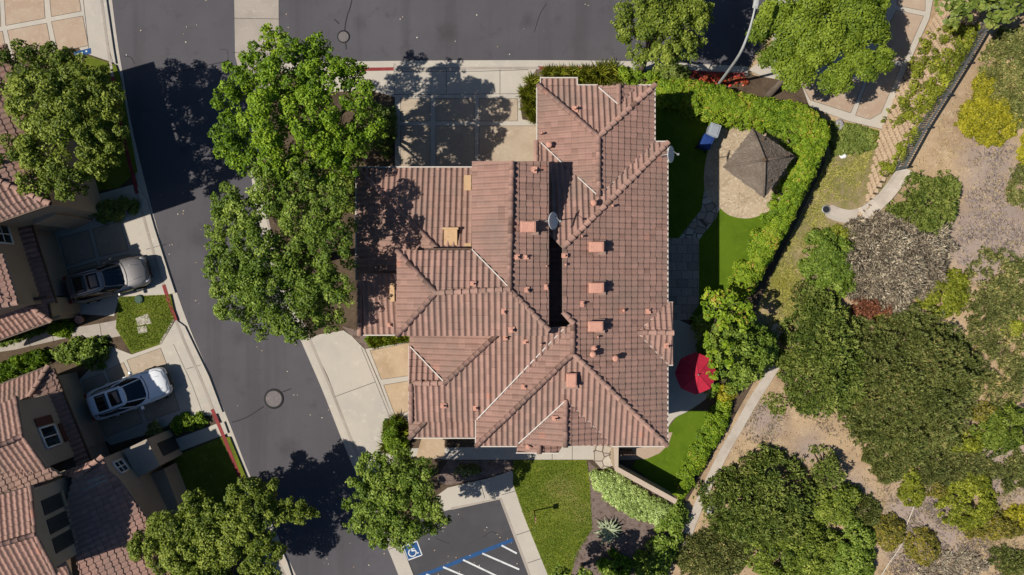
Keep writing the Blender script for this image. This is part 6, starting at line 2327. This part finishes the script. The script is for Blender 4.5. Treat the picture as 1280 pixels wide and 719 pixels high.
grass_mass('dry_grass', [([(1005, 240), (1030, 200), (1090, 188), (1070, 250), (1035, 252), (1030, 275), (1040, 285), (1000, 340), (1005, 370), (985, 420), (950, 425), (945, 390), (970, 330)], 9000, .15)], L['drygrass'], .2)
grass_mass('dry_straw', [([(1235, 20), (1115, 216), (1100, 262), (1190, 240), (1195, 320), (1290, 330), (1290, 40)], 5000, .1), ([(950, 500), (985, 505), (1100, 590), (1160, 650), (1290, 720), (1290, 560), (1180, 590), (1050, 520), (1000, 500), (960, 570), (900, 640), (870, 720), (852, 719), (930, 530)], 7000, .2),
                         ([(1100, 600), (1000, 580), (1020, 640), (1100, 719), (1290, 719), (1290, 600), (1180, 640)], 5000, .1)], L['straw'], .2)
L['brush'] = leaf_mat('leaf_brush', (0.038, 0.028, 0.033), (0.112, 0.090, 0.112), (0.225, 0.195, 0.244), .0, .9)
grass_mass('dead_brush', [([(950, 505), (985, 508), (1100, 592), (1160, 650), (1290, 720), (1290, 560), (1180, 590), (1050, 522), (1000, 502), (960, 570), (900, 640), (870, 720), (862, 719), (930, 535)], 5000, -.35),
                          ([(1095, 600), (1150, 600), (1240, 690), (1290, 690), (1290, 722), (1120, 722), (1090, 690), (1135, 650)], 3500, -.2), ([(1190, 170), (1290, 200), (1290, 330), (1195, 330), (1200, 240)], 2600, -.1)], L['brush'], .24, .04, .09)
# ---- mown-lawn blades on the sunny lawns, one mass each
for q, n in (([(642, 576), (732, 576), (737, 600), (740, 660), (724, 690), (711, 719), (686, 719), (655, 645), (642, 604)], 9000), ([(150, 372), (213, 369), (220, 398), (202, 428), (167, 440), (147, 410)], 4500)):
    poly = [XY(*p) for p in q]
    A = np.array(poly)
    p = g.uniform(A.min(0), A.max(0), (n * 2, 2))
    p = p[in_poly(p, poly)][:n]
    n_ = len(p)
    d = np.column_stack([g.normal(0, .6, (n_, 2)), np.full(n_, .6)])
    nr = np.stack([-d[:, 0], -d[:, 1], np.full(n_, .8)], 1)
    f = .45 + .2 * np.sin(p[:, 0] * 1.7) * np.sin(p[:, 1] * 1.3 + p[:, 0]) + g.normal(0, .22, n_)
    tag(obj('grass', leaves_mesh('grass', np.column_stack([p, np.full(n_, .14)]), nr, .13, .22, f, .1, norm(d)), L['bladegrass'] if 'bladegrass' in L else L['hedge']), kind='stuff')
# ------------------------------------------------------------------ openings on the outer walls of the big house
xe = XY(826, 0, 5.25)[0]
ysw = XY(0, 549, 5.25)[1]
for yp, z0, z1 in ((300, 3.2, 4.4), (345, 3.2, 4.4), (480, 3.2, 4.4), (520, 3.2, 4.4), (330, .3, 2.3), (500, .9, 2.2)):
    y = XY(0, yp, 5.25)[1]
    window_on(house, (xe, y - .65), (xe, y + .65), z0, z1, (1, 0), 1, 0)
for xp, z0, z1 in ((625, 3.2, 4.3), (740, 3.2, 4.4), (800, 3.2, 4.4), (625, .9, 2.1), (790, .9, 2.1)):
    x = XY(xp, 0, 5.25)[0]
    window_on(house, (x - .6, ysw), (x + .6, ysw), z0, z1, (0, -1), 1, 0)
x = XY(700, 0, 5.25)[0]
panel_on('door', house, (x - .5, ysw), (x + .5, ysw), .15, 2.25, (0, -1), .05, M['trim'])
yn = XY(0, 219, 5.3)[1]
for xp in (492, 560):
    x = XY(xp, 0, 5.3)[0]
    panel_on('garage_door', house, (x - 1.15, yn), (x + 1.15, yn), .12, 2.3, (0, 1), .06, M['stucco_grey'])
    window_on(house, (x - .6, yn), (x + .6, yn), 3.3, 4.4, (0, 1), 1, 0)
